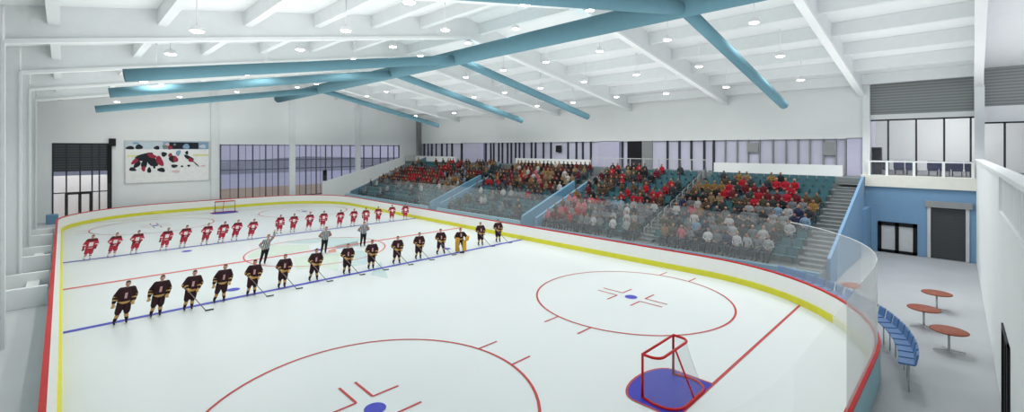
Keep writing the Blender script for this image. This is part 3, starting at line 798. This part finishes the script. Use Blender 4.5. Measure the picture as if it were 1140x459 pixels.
# ------------------------------------------------------------------ blue seats round the rink corner
def blue_seat_parts(t):
    b = MB(); b.prism([(-0.2, 0.86), (0.17, 0.83), (0.2, 0.85), (0.2, 0.89), (-0.2, 0.92)], -0.22, 0.22, 'y'); bevel(b.build('seat', SEATB, t), 0.02)
    b = MB(); b.prism([(-0.22, 0.88), (-0.16, 0.88), (-0.22, 1.22), (-0.28, 1.22)], -0.22, 0.22, 'y'); bevel(b.build('backrest', SEATB, t), 0.03)
    b = MB(); b.tube([(-0.05, 0, 0), (-0.05, 0, 0.86)], 0.022, 10); b.build('pedestal', PGREY, t)
first = None
for i in range(20):
    a = math.radians(3.5 + 3.3 * i)
    x = RW - RR + 9.36 * math.sin(a); y = RR - 9.36 * math.cos(a)
    rz = math.atan2(math.cos(a), -math.sin(a))
    lab = '%s blue seat of the curved row behind the corner glass, counted from the near end' % ORD[i + 1]
    if first is None:
        first = thing('rinkside_seat', lab, 'seat', (x, y, 0), rz, 'blue seats around the rink corner'); blue_seat_parts(first)
    else: dup(first, (x, y, 0), rz, lab)

# ------------------------------------------------------------------ people
def capsule(b, p0, r0, p1, r1, seg=12):
    p0 = Vector(p0); p1 = Vector(p1); d = (p1 - p0)
    L = d.length
    if L < 1e-6: b.ellipsoid(p0, (r0, r0, r0)); return
    d.normalize(); pts = []; rs = []
    for k in range(0, 5):
        a = PI / 2 * (1 - k / 4); pts.append(p0 - d * r0 * math.sin(a)); rs.append(max(0.002, r0 * math.cos(a)))
    for k in range(0, 5):
        a = PI / 2 * k / 4; pts.append(p1 + d * r1 * math.sin(a)); rs.append(max(0.002, r1 * math.cos(a)))
    b.tube(pts, rs, seg)
def fuse(b, voxel, smooth=2):
    """merge overlapping closed shapes into one continuous skin"""
    me = b.mesh('tmp', [SKIN]); o = bpy.data.objects.new('tmp', me); COL.objects.link(o)
    md = o.modifiers.new('r', 'REMESH'); md.mode = 'VOXEL'; md.voxel_size = voxel
    if smooth:
        s = o.modifiers.new('s', 'SMOOTH'); s.factor = 0.5; s.iterations = smooth
    dg = bpy.context.evaluated_depsgraph_get(); ev = o.evaluated_get(dg)
    m2 = bpy.data.meshes.new_from_object(ev)
    vs = [tuple(v.co) for v in m2.vertices]; fs = [tuple(p.vertices) for p in m2.polygons]
    bpy.data.objects.remove(o); bpy.data.meshes.remove(me); bpy.data.meshes.remove(m2)
    return vs, fs
def paint(out, vf, rule):
    vs, fs = vf; o = len(out.v); out.v += vs
    for f in fs:
        c = [sum(vs[i][k] for i in f) / len(f) for k in range(3)]
        out.f.append(tuple(o + i for i in f)); out.m.append(rule(c)); out.sm.append(True)
def lean(me, k):
    """incline the upper body sideways, feet staying flat"""
    for v in me.vertices:
        z = max(0.0, v.co.z - 0.12); v.co.x += k * z
    me.update(); return me

def head(b, hc):
    """skull, jaw, nose, ears and neck about the head centre hc (facing -y)"""
    x, y, z = hc
    capsule(b, (x, y + 0.012, z + 0.03), 0.088, (x, y + 0.0, z - 0.01), 0.082)
    capsule(b, (x, y - 0.03, z - 0.075), 0.045, (x, y - 0.02, z - 0.03), 0.066)
    capsule(b, (x, y - 0.086, z + 0.005), 0.012, (x, y - 0.106, z - 0.03), 0.017)
    for s in (-1, 1): capsule(b, (x + s * 0.088, y + 0.012, z + 0.01), 0.02, (x + s * 0.086, y + 0.012, z - 0.03), 0.015)
def face_bits(o, hc):
    x, y, z = hc
    for s in (-1, 1):
        o.ellipsoid((x + s * 0.032, y - 0.078, z + 0.012), (0.014, 0.009, 0.009), 1, 8, 6)
    o.ellipsoid((x, y - 0.082, z - 0.062), (0.026, 0.01, 0.008), 2, 8, 6)
def hair_mesh(hc, m, name='hair'):
    x, y, z = hc
    b = MB(); capsule(b, (x, y + 0.024, z + 0.05), 0.092, (x, y + 0.045, z - 0.02), 0.085)
    vf = fuse(b, 0.02, 1)
    vs, fs = vf
    keep = [f for f in fs if not all((vs[i][1] < y - 0.045 and vs[i][2] < z + 0.075) for i in f)]
    o = MB(); o.add(vs, keep, 0, True); return o.mesh(name, m)
def hand(b, wrist, d, side, curl=0.5, s=1.0):
    """palm plus four unequal bent fingers and a thumb off the side"""
    w = Vector(wrist); d = Vector(d).normalized(); up = Vector((0, -1, 0)) if abs(d.y) < 0.8 else Vector((0, 0, 1))
    lat = d.cross(up).normalized() * side; nrm = lat.cross(d).normalized()
    palm = w + d * 0.075 * s
    capsule(b, w, 0.028 * s, palm, 0.034 * s, 8)
    for k, L in enumerate((0.07, 0.08, 0.075, 0.058)):
        r = palm + lat * (0.033 - 0.022 * k) * s
        k1 = r + (d * math.cos(curl) + nrm * math.sin(curl)) * L * 0.55 * s; k2 = k1 + (d * math.cos(2 * curl) + nrm * math.sin(2 * curl)) * L * 0.5 * s
        b.tube([r, k1, k2], [0.0105 * s, 0.0095 * s, 0.007 * s], 6)
    tb = w + d * 0.03 * s + lat * 0.03 * s; t1 = tb + (d * 0.6 + lat * 0.6 + nrm * 0.3) * 0.045 * s; t2 = t1 + (d * 0.9 + nrm * 0.4) * 0.035 * s
    b.tube([tb, t1, t2], [0.012 * s, 0.011 * s, 0.008 * s], 6)

HC = (0, -0.01, 1.70)
POSES = {   # shoulder, elbow, wrist for (right = -x side when facing -y, left)
    'stick': [((-0.2, 0.0, 1.47), (-0.34, -0.02, 1.2), (-0.2, -0.24, 1.06)), ((0.2, 0.0, 1.47), (0.33, 0.0, 1.2), (0.23, -0.24, 1.0))],
    'hang': [((-0.2, 0.0, 1.47), (-0.34, 0.03, 1.2), (-0.36, -0.07, 0.95)), ((0.2, 0.0, 1.47), (0.33, 0.03, 1.2), (0.3, -0.14, 0.98))],
    'back': [((-0.19, 0.0, 1.47), (-0.36, 0.1, 1.22), (-0.14, 0.2, 1.05)), ((0.19, 0.0, 1.47), (0.36, 0.1, 1.22), (0.12, 0.21, 1.07))],
    'raise': [((-0.19, 0.0, 1.47), (-0.36, 0.06, 1.22), (-0.2, -0.1, 1.03)), ((0.19, 0.0, 1.48), (0.3, -0.04, 1.72), (0.26, -0.06, 1.97))],
    'kneebend': [((-0.22, -0.06, 1.36), (-0.4, -0.08, 1.1), (-0.34, -0.3, 0.92)), ((0.22, -0.06, 1.36), (0.42, -0.1, 1.1), (0.36, -0.3, 0.95))],
}
def legs_of(stance):
    return [((-0.1, 0, 0.95), (-0.1 - stance * 0.5, -0.03, 0.52), (-0.1 - stance, 0.01, 0.13)), ((0.1, 0, 0.95), (0.1 + stance * 0.5, -0.03, 0.52), (0.1 + stance, 0.01, 0.13))]
def make_player(kind, pose, stance, k, hairm):
    """hockey player or referee: continuous body, clothing as children; k inclines the figure"""
    arms = POSES[pose]; legs = legs_of(stance)
    hc = HC if pose != 'kneebend' else (0, -0.08, 1.6)
    sh = arms[0][0][2]
    dy = arms[0][0][1]
    b = MB(); head(b, hc)
    capsule(b, (hc[0], hc[1] + 0.02, hc[2] - 0.09), 0.055, (0, dy, sh + 0.05), 0.062)
    capsule(b, (-0.13, dy, sh - 0.02), 0.085, (0.13, dy, sh - 0.02), 0.085)
    capsule(b, (0, dy, sh - 0.1), 0.14, (0, 0, 1.1), 0.13); capsule(b, (0, 0, 1.1), 0.13, (0, 0.01, 0.98), 0.15)
    for A in arms: capsule(b, A[0], 0.06, A[1], 0.047); capsule(b, A[1], 0.046, A[2], 0.032)
    for L in legs: capsule(b, L[0], 0.095, L[1], 0.062); capsule(b, L[1], 0.062, L[2], 0.042)
    out = MB(); paint(out, fuse(b, 0.018, 2), lambda c: 0); face_bits(out, hc)
    body = lean(out.mesh('body', [SKIN, EYE, LIP]), k)
    parts = []
    # jersey: torso and sleeves
    b = MB(); pad = 0.03 if kind == 'ref' else 0.075
    tw = 0.16 if kind == 'ref' else 0.2
    capsule(b, (-0.13, dy, sh - 0.03), 0.09 + pad * 0.6, (0.13, dy, sh - 0.03), 0.09 + pad * 0.6)
    capsule(b, (-0.05, dy, sh - 0.14), tw - 0.01, (-0.05, 0, 1.02), tw); capsule(b, (0.05, dy, sh - 0.14), tw - 0.01, (0.05, 0, 1.02), tw)
    for A in arms:
        w = Vector(A[1]).lerp(Vector(A[2]), 0.86)
        capsule(b, A[0], 0.075 + pad * 0.5, A[1], 0.065 + pad * 0.5); capsule(b, A[1], 0.062 + pad * 0.5, w, 0.045 + pad * 0.4)
    vf = fuse(b, 0.018, 2)
    def armpar(c):
        best = 9; which = None
        for A in arms:
            for q, (u, v) in enumerate(((A[0], A[1]), (A[1], A[2]))):
                u = Vector(u); v = Vector(v); d = v - u; s = max(0, min(1, (Vector(c) - u).dot(d) / d.dot(d))); dist = (Vector(c) - u - d * s).length
                if dist < best: best = dist; which = q + s
        return best, which
    def rule(c):
        dist, s = armpar(c); onarm = dist < 0.115 and s > 0.55
        if kind == 'dark':
            if onarm: return 1 if (0.95 < s < 1.15 or 1.45 < s < 1.65) else 0
            if c[2] < 1.0: return 1 if c[2] > 0.86 else 0
            if abs(c[0]) < 0.05 and 1.12 < c[2] < 1.36 and c[1] < -0.05: return 2
            return 0
        if kind == 'red':
            if onarm: return 2 if 1.25 < s < 1.5 else 0
            if c[2] > 1.4: return 3
            if c[2] < 0.94: return 2
            if abs(c[0]) < 0.12 and 1.05 < c[2] < 1.32 and c[1] < -0.03: return 2
            return 0
        if onarm and 0.6 < s < 0.85: return 2
        if onarm: return int((s * 9) % 2)
        return int(((c[0] + 5) / 0.045) % 2)
    o = MB(); paint(o, vf, rule)
    ms = {'dark': [MAROON, GOLD, CREST], 'red': [REDCL, GOLD, WHCL, DKRED], 'ref': [REFG, REFD, ORANGE]}[kind]
    parts.append(('jersey', lean(o.mesh('jersey', ms), k)))
    # trousers / hockey shorts and socks
    b = MB(); pr = 0.0 if kind == 'ref' else 0.035
    for L in legs:
        e = Vector(L[0]).lerp(Vector(L[1]), 0.95 if kind != 'ref' else 1.0)
        capsule(b, L[0], 0.12 + pr, e, 0.085 + pr)
        if kind == 'ref': capsule(b, L[1], 0.085, (L[2][0], L[2][1], 0.17), 0.062)
    capsule(b, (-0.07, 0.01, 0.97), 0.15 + pr * .6, (0.07, 0.01, 0.97), 0.15 + pr * .6)
    o = MB(); paint(o, fuse(b, 0.022, 2), lambda c: 0)
    parts.append(('trousers' if kind == 'ref' else 'hockey_shorts', lean(o.mesh('shorts', {'dark': MAROON, 'red': REDCL, 'ref': BLKCL}[kind]), k)))
    if kind != 'ref':
        for L in legs:
            b = MB(); a = Vector(L[0]).lerp(Vector(L[1]), 0.85); capsule(b, a, 0.085, L[1], 0.082); capsule(b, (L[1][0], L[1][1] + 0.01, L[1][2] - 0.12), 0.085, (L[2][0], L[2][1], 0.17), 0.058)
            o = MB(); paint(o, fuse(b, 0.022, 1), (lambda c: 1 if (0.3 < c[2] < 0.42 or c[2] > 0.55) else 0) if kind == 'dark' else (lambda c: 1 if 0.33 < c[2] < 0.4 else 0))
            parts.append(('sock', lean(o.mesh('sock', [MAROON, GOLD] if kind == 'dark' else [WHCL, REDCL]), k)))
    for L in legs:
        b = MB(); x, y = L[2][0], L[2][1]
        capsule(b, (x, y + 0.05, 0.1), 0.052, (x, y - 0.14, 0.085), 0.04); capsule(b, (x, y + 0.03, 0.12), 0.055, (x, y + 0.02, 0.24), 0.058)
        o = MB(); paint(o, fuse(b, 0.018, 1), lambda c: 0)
        bl = MB().box(x - 0.006, x + 0.006, y - 0.18, y + 0.11, 0.013, 0.06)
        parts.append(('skate', lean(o.mesh('skate', SKATE if kind != 'red' else GREY), k), ('skate_blade', bl.mesh('skate_blade', BLADE))))
    for n, A in enumerate(arms):
        d = (Vector(A[2]) - Vector(A[1])).normalized(); s = 1 if n else -1
        o = MB()
        if kind == 'ref': hand(o, A[2], d, s, 0.4, 1.0)
        else:
            b = MB(); capsule(b, Vector(A[2]) - d * 0.1, 0.06, A[2], 0.055); capsule(b, A[2], 0.055, Vector(A[2]) + d * 0.06, 0.05)
            paint(o, fuse(b, 0.018, 1), lambda c: 0); hand(o, Vector(A[2]) + d * 0.03, d, s, 0.75, 1.45)
        parts.append(('hand' if kind == 'ref' else 'glove', lean(o.mesh('glove', {'dark': GOLD, 'red': DKRED, 'ref': SKIN}[kind]), k)))
    parts.append(('hair', lean(hair_mesh(hc, hairm), k)))
    return body, parts
def make_goalie(k):
    body, parts = make_player('dark', 'kneebend', 0.14, k, HAIRD)
    for s in (-1, 1):
        b = MB(); b.box(s * 0.27 - 0.15, s * 0.27 + 0.15, -0.2, -0.05, 0.06, 0.84); o = b.mesh('pad', GOLDPAD); parts.append(('leg_pad', lean(o, k)))
    b = MB(); b.box(-0.5, -0.18, -0.44, -0.34, 0.72, 1.12); parts.append(('blocker', lean(b.mesh('blocker', GOLDPAD), k)))
    b = MB(); capsule(b, (0.4, -0.36, 0.95), 0.14, (0.46, -0.38, 1.1), 0.12); o = MB(); paint(o, fuse(b, 0.025, 1), lambda c: 0); parts.append(('catching_glove', lean(o.mesh('catcher', GOLDPAD), k)))
    return body, parts
BANK = {}
def person(key, make, name, loc, rz, label, group, cat='person'):
    if key not in BANK: BANK[key] = make()
    body, parts = BANK[key]
    o = link(name, body, None, loc, rz); tag(o, label, cat, group)
    o.scale = {'dark': (0.95,) * 3, 'goalie': (0.95,) * 3, 'red': (0.88,) * 3}.get(key[0], (1, 1, 1))
    for n, me, *sub in parts:
        c = link(n, me, o)
        for sn, sm_ in sub: link(sn, sm_, c)
        if n in ('leg_pad', 'blocker'): bevel(c, 0.05, 3)
    return o
DARKP = [(1.72, 22.45), (2.87, 22.5), (4.02, 22.45), (5.27, 22.71), (6.61, 22.68), (8.09, 22.91), (9.77, 23.1), (11.65, 23.1), (13.15, 23.1), (14.87, 23.1), (16.52, 23.2), (18.38, 23.3), (19.83, 23.0), (22.12, 23.5), (23.9, 23.5)]
REDP = [(1.14, 37.9), (2.32, 37.9), (3.46, 37.95), (5.07, 37.8), (6.21, 38.17), (7.54, 38.14), (8.61, 38.17), (9.57, 38.4), (10.58, 38.0), (13.0, 38.9), (14.03, 38.75), (15.39, 38.8), (16.56, 38.7), (17.95, 38.37), (19.15, 38.2), (20.36, 38.04), (21.61, 38.02), (23.28, 38.35), (24.58, 38.01)]
REFP = [(8.87, 28.85), (12.77, 29.12), (15.74, 29.35)]
CAMX, CAMY = 0.035, -2.195
def facing(x, y, extra=0.0):
    """turn from facing -y so that the figure looks towards the near end with a slight turn"""
    return math.atan2(CAMX - x, -(CAMY - y)) * 0.55 + extra
stick_bank = {}
def add_stick(owner, k, label, kind='plain', hands=((-0.2, -0.3, 1.03), (0.23, -0.3, 0.97))):
    key = (k, kind)
    if key not in stick_bank:
        a = Vector((-0.28, -0.26, 1.12)) if kind == 'plain' else Vector((-0.36, -0.42, 1.15))
        e = Vector((0.62, -0.72, 0.05)) if kind == 'plain' else Vector((-0.2, -0.6, 0.06))
        a.x += k * 1.0; e.x += 0.0
        sh = MB().tube([a, e], 0.02, 8).mesh('shaft', STICK)
        bl = MB(); q = e + Vector((0.0, 0.0, -0.03)); w = 0.05 if kind == 'plain' else 0.1
        bl.box(q.x - 0.02, q.x + 0.32, q.y - 0.02, q.y + 0.02, 0.015, 0.015 + w); stick_bank[key] = (sh, bl.mesh('blade', STICKB))
    sh, bl = stick_bank[key]
    r = bpy.data.objects.new('hockey_stick', None); COL.objects.link(r); r.location = owner.location; r.rotation_euler = owner.rotation_euler; r.scale = owner.scale; r.empty_display_size = 0.2
    tag(r, label, 'hockey stick', 'hockey sticks of the dark line')
    link('shaft', sh, r); link('blade', bl, r)
hairs = [('d', HAIRD), ('b', HAIRB)]
for i, (x, y) in enumerate(DARKP):
    k = 0.17 if i < 4 else 0.12 if i < 7 else 0.06 if i < 11 else 0.0
    rz = facing(x, y); n = ORD[i + 1]
    lab = '%s from the left in the near line, player in dark jersey with gold hem' % n
    hk, hm = hairs[i % 2]
    if i == 12:
        p = person(('goalie', k), lambda: make_goalie(k), 'goalkeeper', (x, y, 0), rz, 'goalkeeper in dark jersey with bulky gold leg pads, thirteenth in the near line', 'players in dark jerseys')
        add_stick(p, k, 'wide goalkeeper stick held by the gold padded goalkeeper', 'goalie')
        continue
    pose = 'hang' if i in (0, 1, 3) else 'stick'; st = (0.1, 0.06, 0.04)[i % 3]
    if i == 11: st = 0.16
    p = person(('dark', pose, st, k, hk), lambda: make_player('dark', pose, st, k, hm), 'hockey_player', (x, y, 0), rz, lab, 'players in dark jerseys')
    if pose == 'stick': add_stick(p, k, 'hockey stick held by the %s player of the near dark line' % n)
for i, (x, y) in enumerate(REDP):
    k = 0.22 if i < 9 else 0.12 if i < 15 else 0.04
    st = (0.06, 0.09)[i % 2]
    pose = 'stick' if i % 3 else 'hang'
    lab = '%s from the left in the far line, player in red jersey with white socks' % ORD[i + 1]
    person(('red', pose, st, k, hairs[i % 2][0]), lambda: make_player('red', pose, st, k, hairs[i % 2][1]), 'hockey_player', (x, y, 0), facing(x, y, 0.2 if i == 9 else 0), lab, 'players in red jerseys')
RL_ = ['referee in striped shirt with one arm raised, leftmost at centre ice', 'referee in striped shirt with hands behind back, middle of the three', 'referee in striped shirt with hands behind back, nearest the stand']
for i, (x, y) in enumerate(REFP):
    k = (0.22, 0.12, 0.08)[i]; pose = 'raise' if i == 0 else 'back'
    person(('ref', pose, k), lambda: make_player('ref', pose, 0.03, k, HAIRB), 'referee', (x, y, 0), facing(x, y), RL_[i], 'referees at centre ice')

# ------------------------------------------------------------------ spectators and their seats
def spectator_geo(variant):
    b = MB(); hc = (0, 0.0, 0.93 + 0.02 * (variant % 2))
    tilt = (-0.03, 0.03, -0.06)[variant % 3]
    hc = (0, tilt, hc[2])
    capsule(b, (hc[0], hc[1], hc[2] + 0.02), 0.09, (hc[0], hc[1] - 0.02, hc[2] - 0.05), 0.075, 8)
    capsule(b, (hc[0], hc[1] - 0.08, hc[2] - 0.01), 0.02, (hc[0], hc[1] - 0.095, hc[2] - 0.025), 0.022, 6)
    capsule(b, (0, tilt * .6, 0.84), 0.06, (0, 0, 0.74), 0.07, 8)
    capsule(b, (-0.12, 0, 0.71), 0.078, (0.12, 0, 0.71), 0.078, 8)
    capsule(b, (-0.05, 0, 0.62), 0.115, (-0.045, 0.02, 0.17), 0.12, 8); capsule(b, (0.05, 0, 0.62), 0.115, (0.045, 0.02, 0.17), 0.12, 8)
    for s in (-1, 1):
        el = (s * 0.28, -0.04, 0.43); wr = (s * (0.12 if variant != 1 else 0.05), -0.3, 0.34 if variant != 2 else 0.5)
        capsule(b, (s * 0.19, 0, 0.69), 0.06, el, 0.048, 8); capsule(b, el, 0.046, wr, 0.036, 8)
        capsule(b, wr, 0.04, (wr[0] * 0.8, wr[1] - 0.07, wr[2] - 0.03), 0.034, 8)
        kn = (s * 0.12, -0.42, 0.1); capsule(b, (s * 0.1, 0, 0.1), 0.095, kn, 0.075, 8); capsule(b, kn, 0.07, (s * 0.12, -0.42, -0.32), 0.05, 8)
        capsule(b, (s * 0.12, -0.42, -0.36), 0.05, (s * 0.12, -0.55, -0.37), 0.042, 8)
    vs, fs = fuse(b, 0.036, 1)
    def rule(c):
        x, y, z = c
        if z > hc[2] - 0.085 and abs(x) < 0.13:
            return 1 if (y > hc[1] - 0.03 or z > hc[2] + 0.065) and z > hc[2] - 0.06 else 0
        if z > hc[2] - 0.12 and abs(x) < 0.07: return 0
        if y < -0.3 and z > 0.24 and abs(x) < 0.17: return 0
        if z > 0.2 and y > -0.34: return 2
        if z < -0.3: return 4
        return 3
    o = MB(); paint(o, (vs, fs), rule)
    for s in (-1, 1): o.ellipsoid((s * 0.033, hc[1] - 0.083, hc[2] + 0.012), (0.013, 0.01, 0.009), 4, 6, 4)
    return o
SPEC = [spectator_geo(v) for v in range(3)]
HM = [HAIRD, HAIRB, HAIRG]
SKIN_SHADED = mat('spectator_skin_shaded', (150, 108, 92), 0.7)  # skin darkened; shade among the crowd is put into the colour
SPEC_ME = [SPEC[v].mesh('spectator', [SKIN_SHADED, HM[h], TOP, TROU, BLKCL]) for v in range(3) for h in range(3)]
COLS = {'red': (150, 22, 38), 'dark red': (92, 24, 34), 'pink': (170, 92, 102), 'white': (168, 168, 168), 'grey': (100, 105, 108), 'charcoal': (48, 52, 56), 'navy': (34, 42, 68), 'black': (26, 26, 28),  # clothing tones darkened to include the shade between the seated people
        'brown': (76, 60, 46), 'tan': (126, 104, 78), 'gold': (128, 98, 50), 'olive': (68, 68, 52), 'light blue': (110, 136, 156), 'bright blue': (34, 62, 150), 'pale grey': (142, 146, 146)}
LOWER = ['grey', 'grey', 'charcoal', 'pale grey', 'navy', 'white', 'charcoal', 'olive', 'light blue', 'grey']
BROWN = ['brown', 'gold', 'black', 'tan', 'black', 'olive', 'brown', 'charcoal', 'dark red']
REDS = ['red', 'red', 'red', 'dark red', 'red', 'dark red', 'charcoal']
PINKS = ['pink', 'red', 'grey', 'pink', 'charcoal', 'pale grey', 'dark red', 'grey', 'brown']
SEATW = 0.56
def seat_geo():
    b = MB()
    b.prism([(-0.22, 0.02), (0.2, -0.02), (0.22, 0.02), (0.2, 0.05), (-0.22, 0.07)], -0.235, 0.235, 'x')
    b.prism([(0.18, 0.0), (0.23, 0.0), (0.29, 0.46), (0.24, 0.48)], -0.235, 0.235, 'x')
    b.box(-0.04, 0.04, 0.16, 0.24, -0.4, 0.02); b.box(-0.255, -0.235, -0.08, 0.2, 0.2, 0.24); b.box(0.235, 0.255, -0.08, 0.2, 0.2, 0.24)
    b.box(-0.255, -0.235, 0.12, 0.2, -0.02, 0.24); b.box(0.235, 0.255, 0.12, 0.2, -0.02, 0.24)
    return b
SEATG = seat_geo(); SEAT_ME = SEATG.mesh('stadium_seat', SEATT)
def colour_at(blk, i, y, r):
    i = round(i * 1.2)
    if blk == 'D':
        if i >= 8 and y < 6.2: return None if r.random() < 0.9 else 'grey'
        if i >= 9 and y > 11.0: return None if r.random() < 0.9 else 'charcoal'
        if i >= 11: return r.choice(BROWN) if r.random() < 0.25 else None
        if i >= 7 and 5.8 <= y <= 10.6: return r.choice(REDS) if r.random() < 0.92 else None
        if i >= 6 and y > 9.5: return r.choice(BROWN) if r.random() < 0.92 else None
        if i >= 6: return r.choice(BROWN + LOWER + ['red']) if r.random() < 0.9 else None
        if i <= 1 and y < 5.6: return None if r.random() < .7 else 'light blue'
        return r.choice(LOWER + (['tan', 'pink', 'brown'] if y > 10.5 else [])) if r.random() < 0.86 else None
    if blk == 'C':
        if i >= 7 and y < 16.8: return None if r.random() < 0.75 else r.choice(['red', 'red', 'charcoal'])
        if 5 <= i <= 8 and 17.0 < y < 19.6: return None if r.random() < 0.72 else r.choice(['grey', 'red', 'brown'])
        if i >= 10: return r.choice(REDS + BROWN) if r.random() < 0.85 else None
        if i >= 5: return (r.choice(BROWN) if y > 18.5 else r.choice(REDS + BROWN)) if r.random() < 0.85 else None
        if y > 18: return r.choice(PINKS) if r.random() < 0.92 else None
        return r.choice(LOWER + ['white', 'white', 'pale grey', 'brown']) if r.random() < 0.85 else None
    if blk == 'B':
        if i <= 5: return r.choice(LOWER) if r.random() < (0.55 if i > 3 and y < 31 else 0.16) else (r.choice(REDS) if i > 2 and y < 27 and r.random() < .5 else None)
        if y > 31 and i < 10: return r.choice(REDS + BROWN + ['white']) if r.random() < 0.9 else None
        return r.choice(BROWN + ['tan', 'white', 'dark red', 'olive', 'pink']) if r.random() < 0.88 else None
    if i <= 3: return r.choice(LOWER) if r.random() < 0.25 else None
    if i >= 10 and y > 48: return None if r.random() < 0.75 else r.choice(BROWN)
    if i >= 5 and 44 < y < 54: return r.choice(REDS + ['charcoal', 'brown', 'dark red']) if r.random() < 0.9 else None
    return r.choice(BROWN + LOWER + ['dark red']) if r.random() < 0.85 else None
BLKS = {'D': (4.7, 15), 'C': (14.25, 15), 'B': (24.75, 20), 'A': (38.25, 32)}
crowd = {}; crowd_seats = []
r = random.Random(11)
nspec = 0; nseat = 0
blkname = {'D': 'from the near end stairs', 'C': 'beyond the middle aisle'}
for blk in 'DCBA':
    y0, n = BLKS[blk]
    for j in range(n):
        y = y0 + j * SEATW
        for i in range(NR):
            x = rowx(i) + 0.5; z = rowz(i)
            col = colour_at(blk, i, y, r)
            if blk in 'DC':
                where = '%s row up, %s seat %s' % (ORD[i + 1], ORD[j + 1], blkname[blk])
                if nseat < 300:
                    o = link('stadium_seat', SEAT_ME, None, (x, y, z + 0.42), -PI / 2); nseat += 1
                    tag(o, ('occupied' if col else 'empty') + ' teal stadium seat, ' + where, 'seat', 'teal seats in the two near stand blocks')
                else: crowd_seats.append((x, y, z + 0.42))
                if col:
                    me = SPEC_ME[r.randrange(9)]
                    o = link('spectator', me, None, (x + 0.02, y, z + 0.42), -PI / 2 + r.uniform(-0.25, 0.25)); nspec += 1
                    c = COLS[col]; f = r.uniform(0.85, 1.12); o.color = tuple(min(1.0, lin(q) * f) for q in c) + (1.0,)
                    tag(o, 'seated person in %s top, ' % col + where, 'person', 'spectators in the two near stand blocks')
            else:
                crowd_seats.append((x, y, z + 0.42))
                if col: crowd.setdefault(col, []).append((x + 0.02, y, z + 0.42, -PI / 2 + r.uniform(-0.25, 0.25), r.randrange(3), r.randrange(3)))
# the far blocks: one mass of people, one mass of seats
def mass(name, geo_list, mats):
    V = []; F = []; M = []; off = 0; LT = []
    for g, M4, remap in geo_list:
        a = np.array(g.v) @ np.array(M4.to_3x3()).T + np.array(M4.translation); V.append(a)
        for f, m in zip(g.f, g.m): F.append(tuple(q + off for q in f)); M.append(remap[m])
        off += len(g.v)
    me = bpy.data.meshes.new(name); me.from_pydata(np.concatenate(V).tolist(), [], F)
    for m in mats: me.materials.append(m)
    me.polygons.foreach_set('material_index', M); me.update()
    return link(name, me)
cols = sorted(crowd)
cm = [SKIN_SHADED, HAIRD, HAIRB, HAIRG, TROU, BLKCL] + [mat('far_crowd_top_' + c.replace(' ', '_'), COLS[c], 0.9) for c in cols]
gl = []
for ci, c in enumerate(cols):
    for x, y, z, a, v, h in crowd[c]:
        gl.append((SPEC[v], Matrix.Translation((x, y, z)) @ Matrix.Rotation(a, 4, 'Z'), {0: 0, 1: 1 + h, 2: 6 + ci, 3: 4, 4: 5}))
o = mass('crowd', gl, cm); o['kind'] = 'stuff'; tag(o, 'crowd of seated spectators in the two far stand blocks', 'crowd')
o = mass('seat_rows', [(SEATG, Matrix.Translation(p) @ Matrix.Rotation(-PI / 2, 4, 'Z'), {0: 0}) for p in crowd_seats], [SEATT]); o['kind'] = 'stuff'
tag(o, 'rows of teal stadium seats in the far stand blocks', 'seats')

# ------------------------------------------------------------------ light from outside, camera
w = bpy.data.worlds.new('World'); SC.world = w; w.use_nodes = True
nt = w.node_tree; bg = nt.nodes['Background']
sky = nt.nodes.new('ShaderNodeTexSky'); sky.sky_type = 'PREETHAM'; sky.turbidity = 6.0; sky.sun_direction = (0.2, -0.4, 0.9)
mx = nt.nodes.new('ShaderNodeMixRGB'); mx.inputs['Fac'].default_value = 0.0
mx.inputs['Color1'].default_value = rgb(206, 206, 222)
nt.links.new(sky.outputs['Color'], mx.inputs['Color2']); nt.links.new(mx.outputs['Color'], bg.inputs['Color'])
bg.inputs['Strength'].default_value = 1.0
ld = bpy.data.lights.new('entrance_fill', 'AREA'); ld.size = 5.0; ld.energy = 420  # added area light that brightens the white panel outside the entrance
lo = bpy.data.objects.new('entrance_fill', ld); COL.objects.link(lo); lo.location = (2.0, FAR + 2.5, 9.0); lo.rotation_euler = (math.radians(35), 0, 0)
# added unseen point light that brightens the lounge
ld = bpy.data.lights.new('lounge_fill', 'POINT'); ld.energy = 560; ld.shadow_soft_size = 0.4
lo = bpy.data.objects.new('lounge_fill', ld); COL.objects.link(lo); lo.location = (47, -1, 9.2)
SC.view_settings.view_transform = 'Standard'; SC.view_settings.look = 'None'; SC.view_settings.exposure = 0.0
cd = bpy.data.cameras.new('camera'); co = bpy.data.objects.new('camera', cd); COL.objects.link(co)
cd.sensor_fit = 'HORIZONTAL'; cd.sensor_width = 36.0; cd.lens = 506.6 * 36.0 / 1140.0
cd.shift_y = -(229.5 - 164.9) / 1140.0; cd.clip_start = 0.05; cd.clip_end = 2000
co.location = (CAMX, CAMY, 7.25); co.rotation_euler = (PI / 2, 0, -math.radians(44.64))
SC.camera = co
print('spectators', nspec, 'seats', nseat)
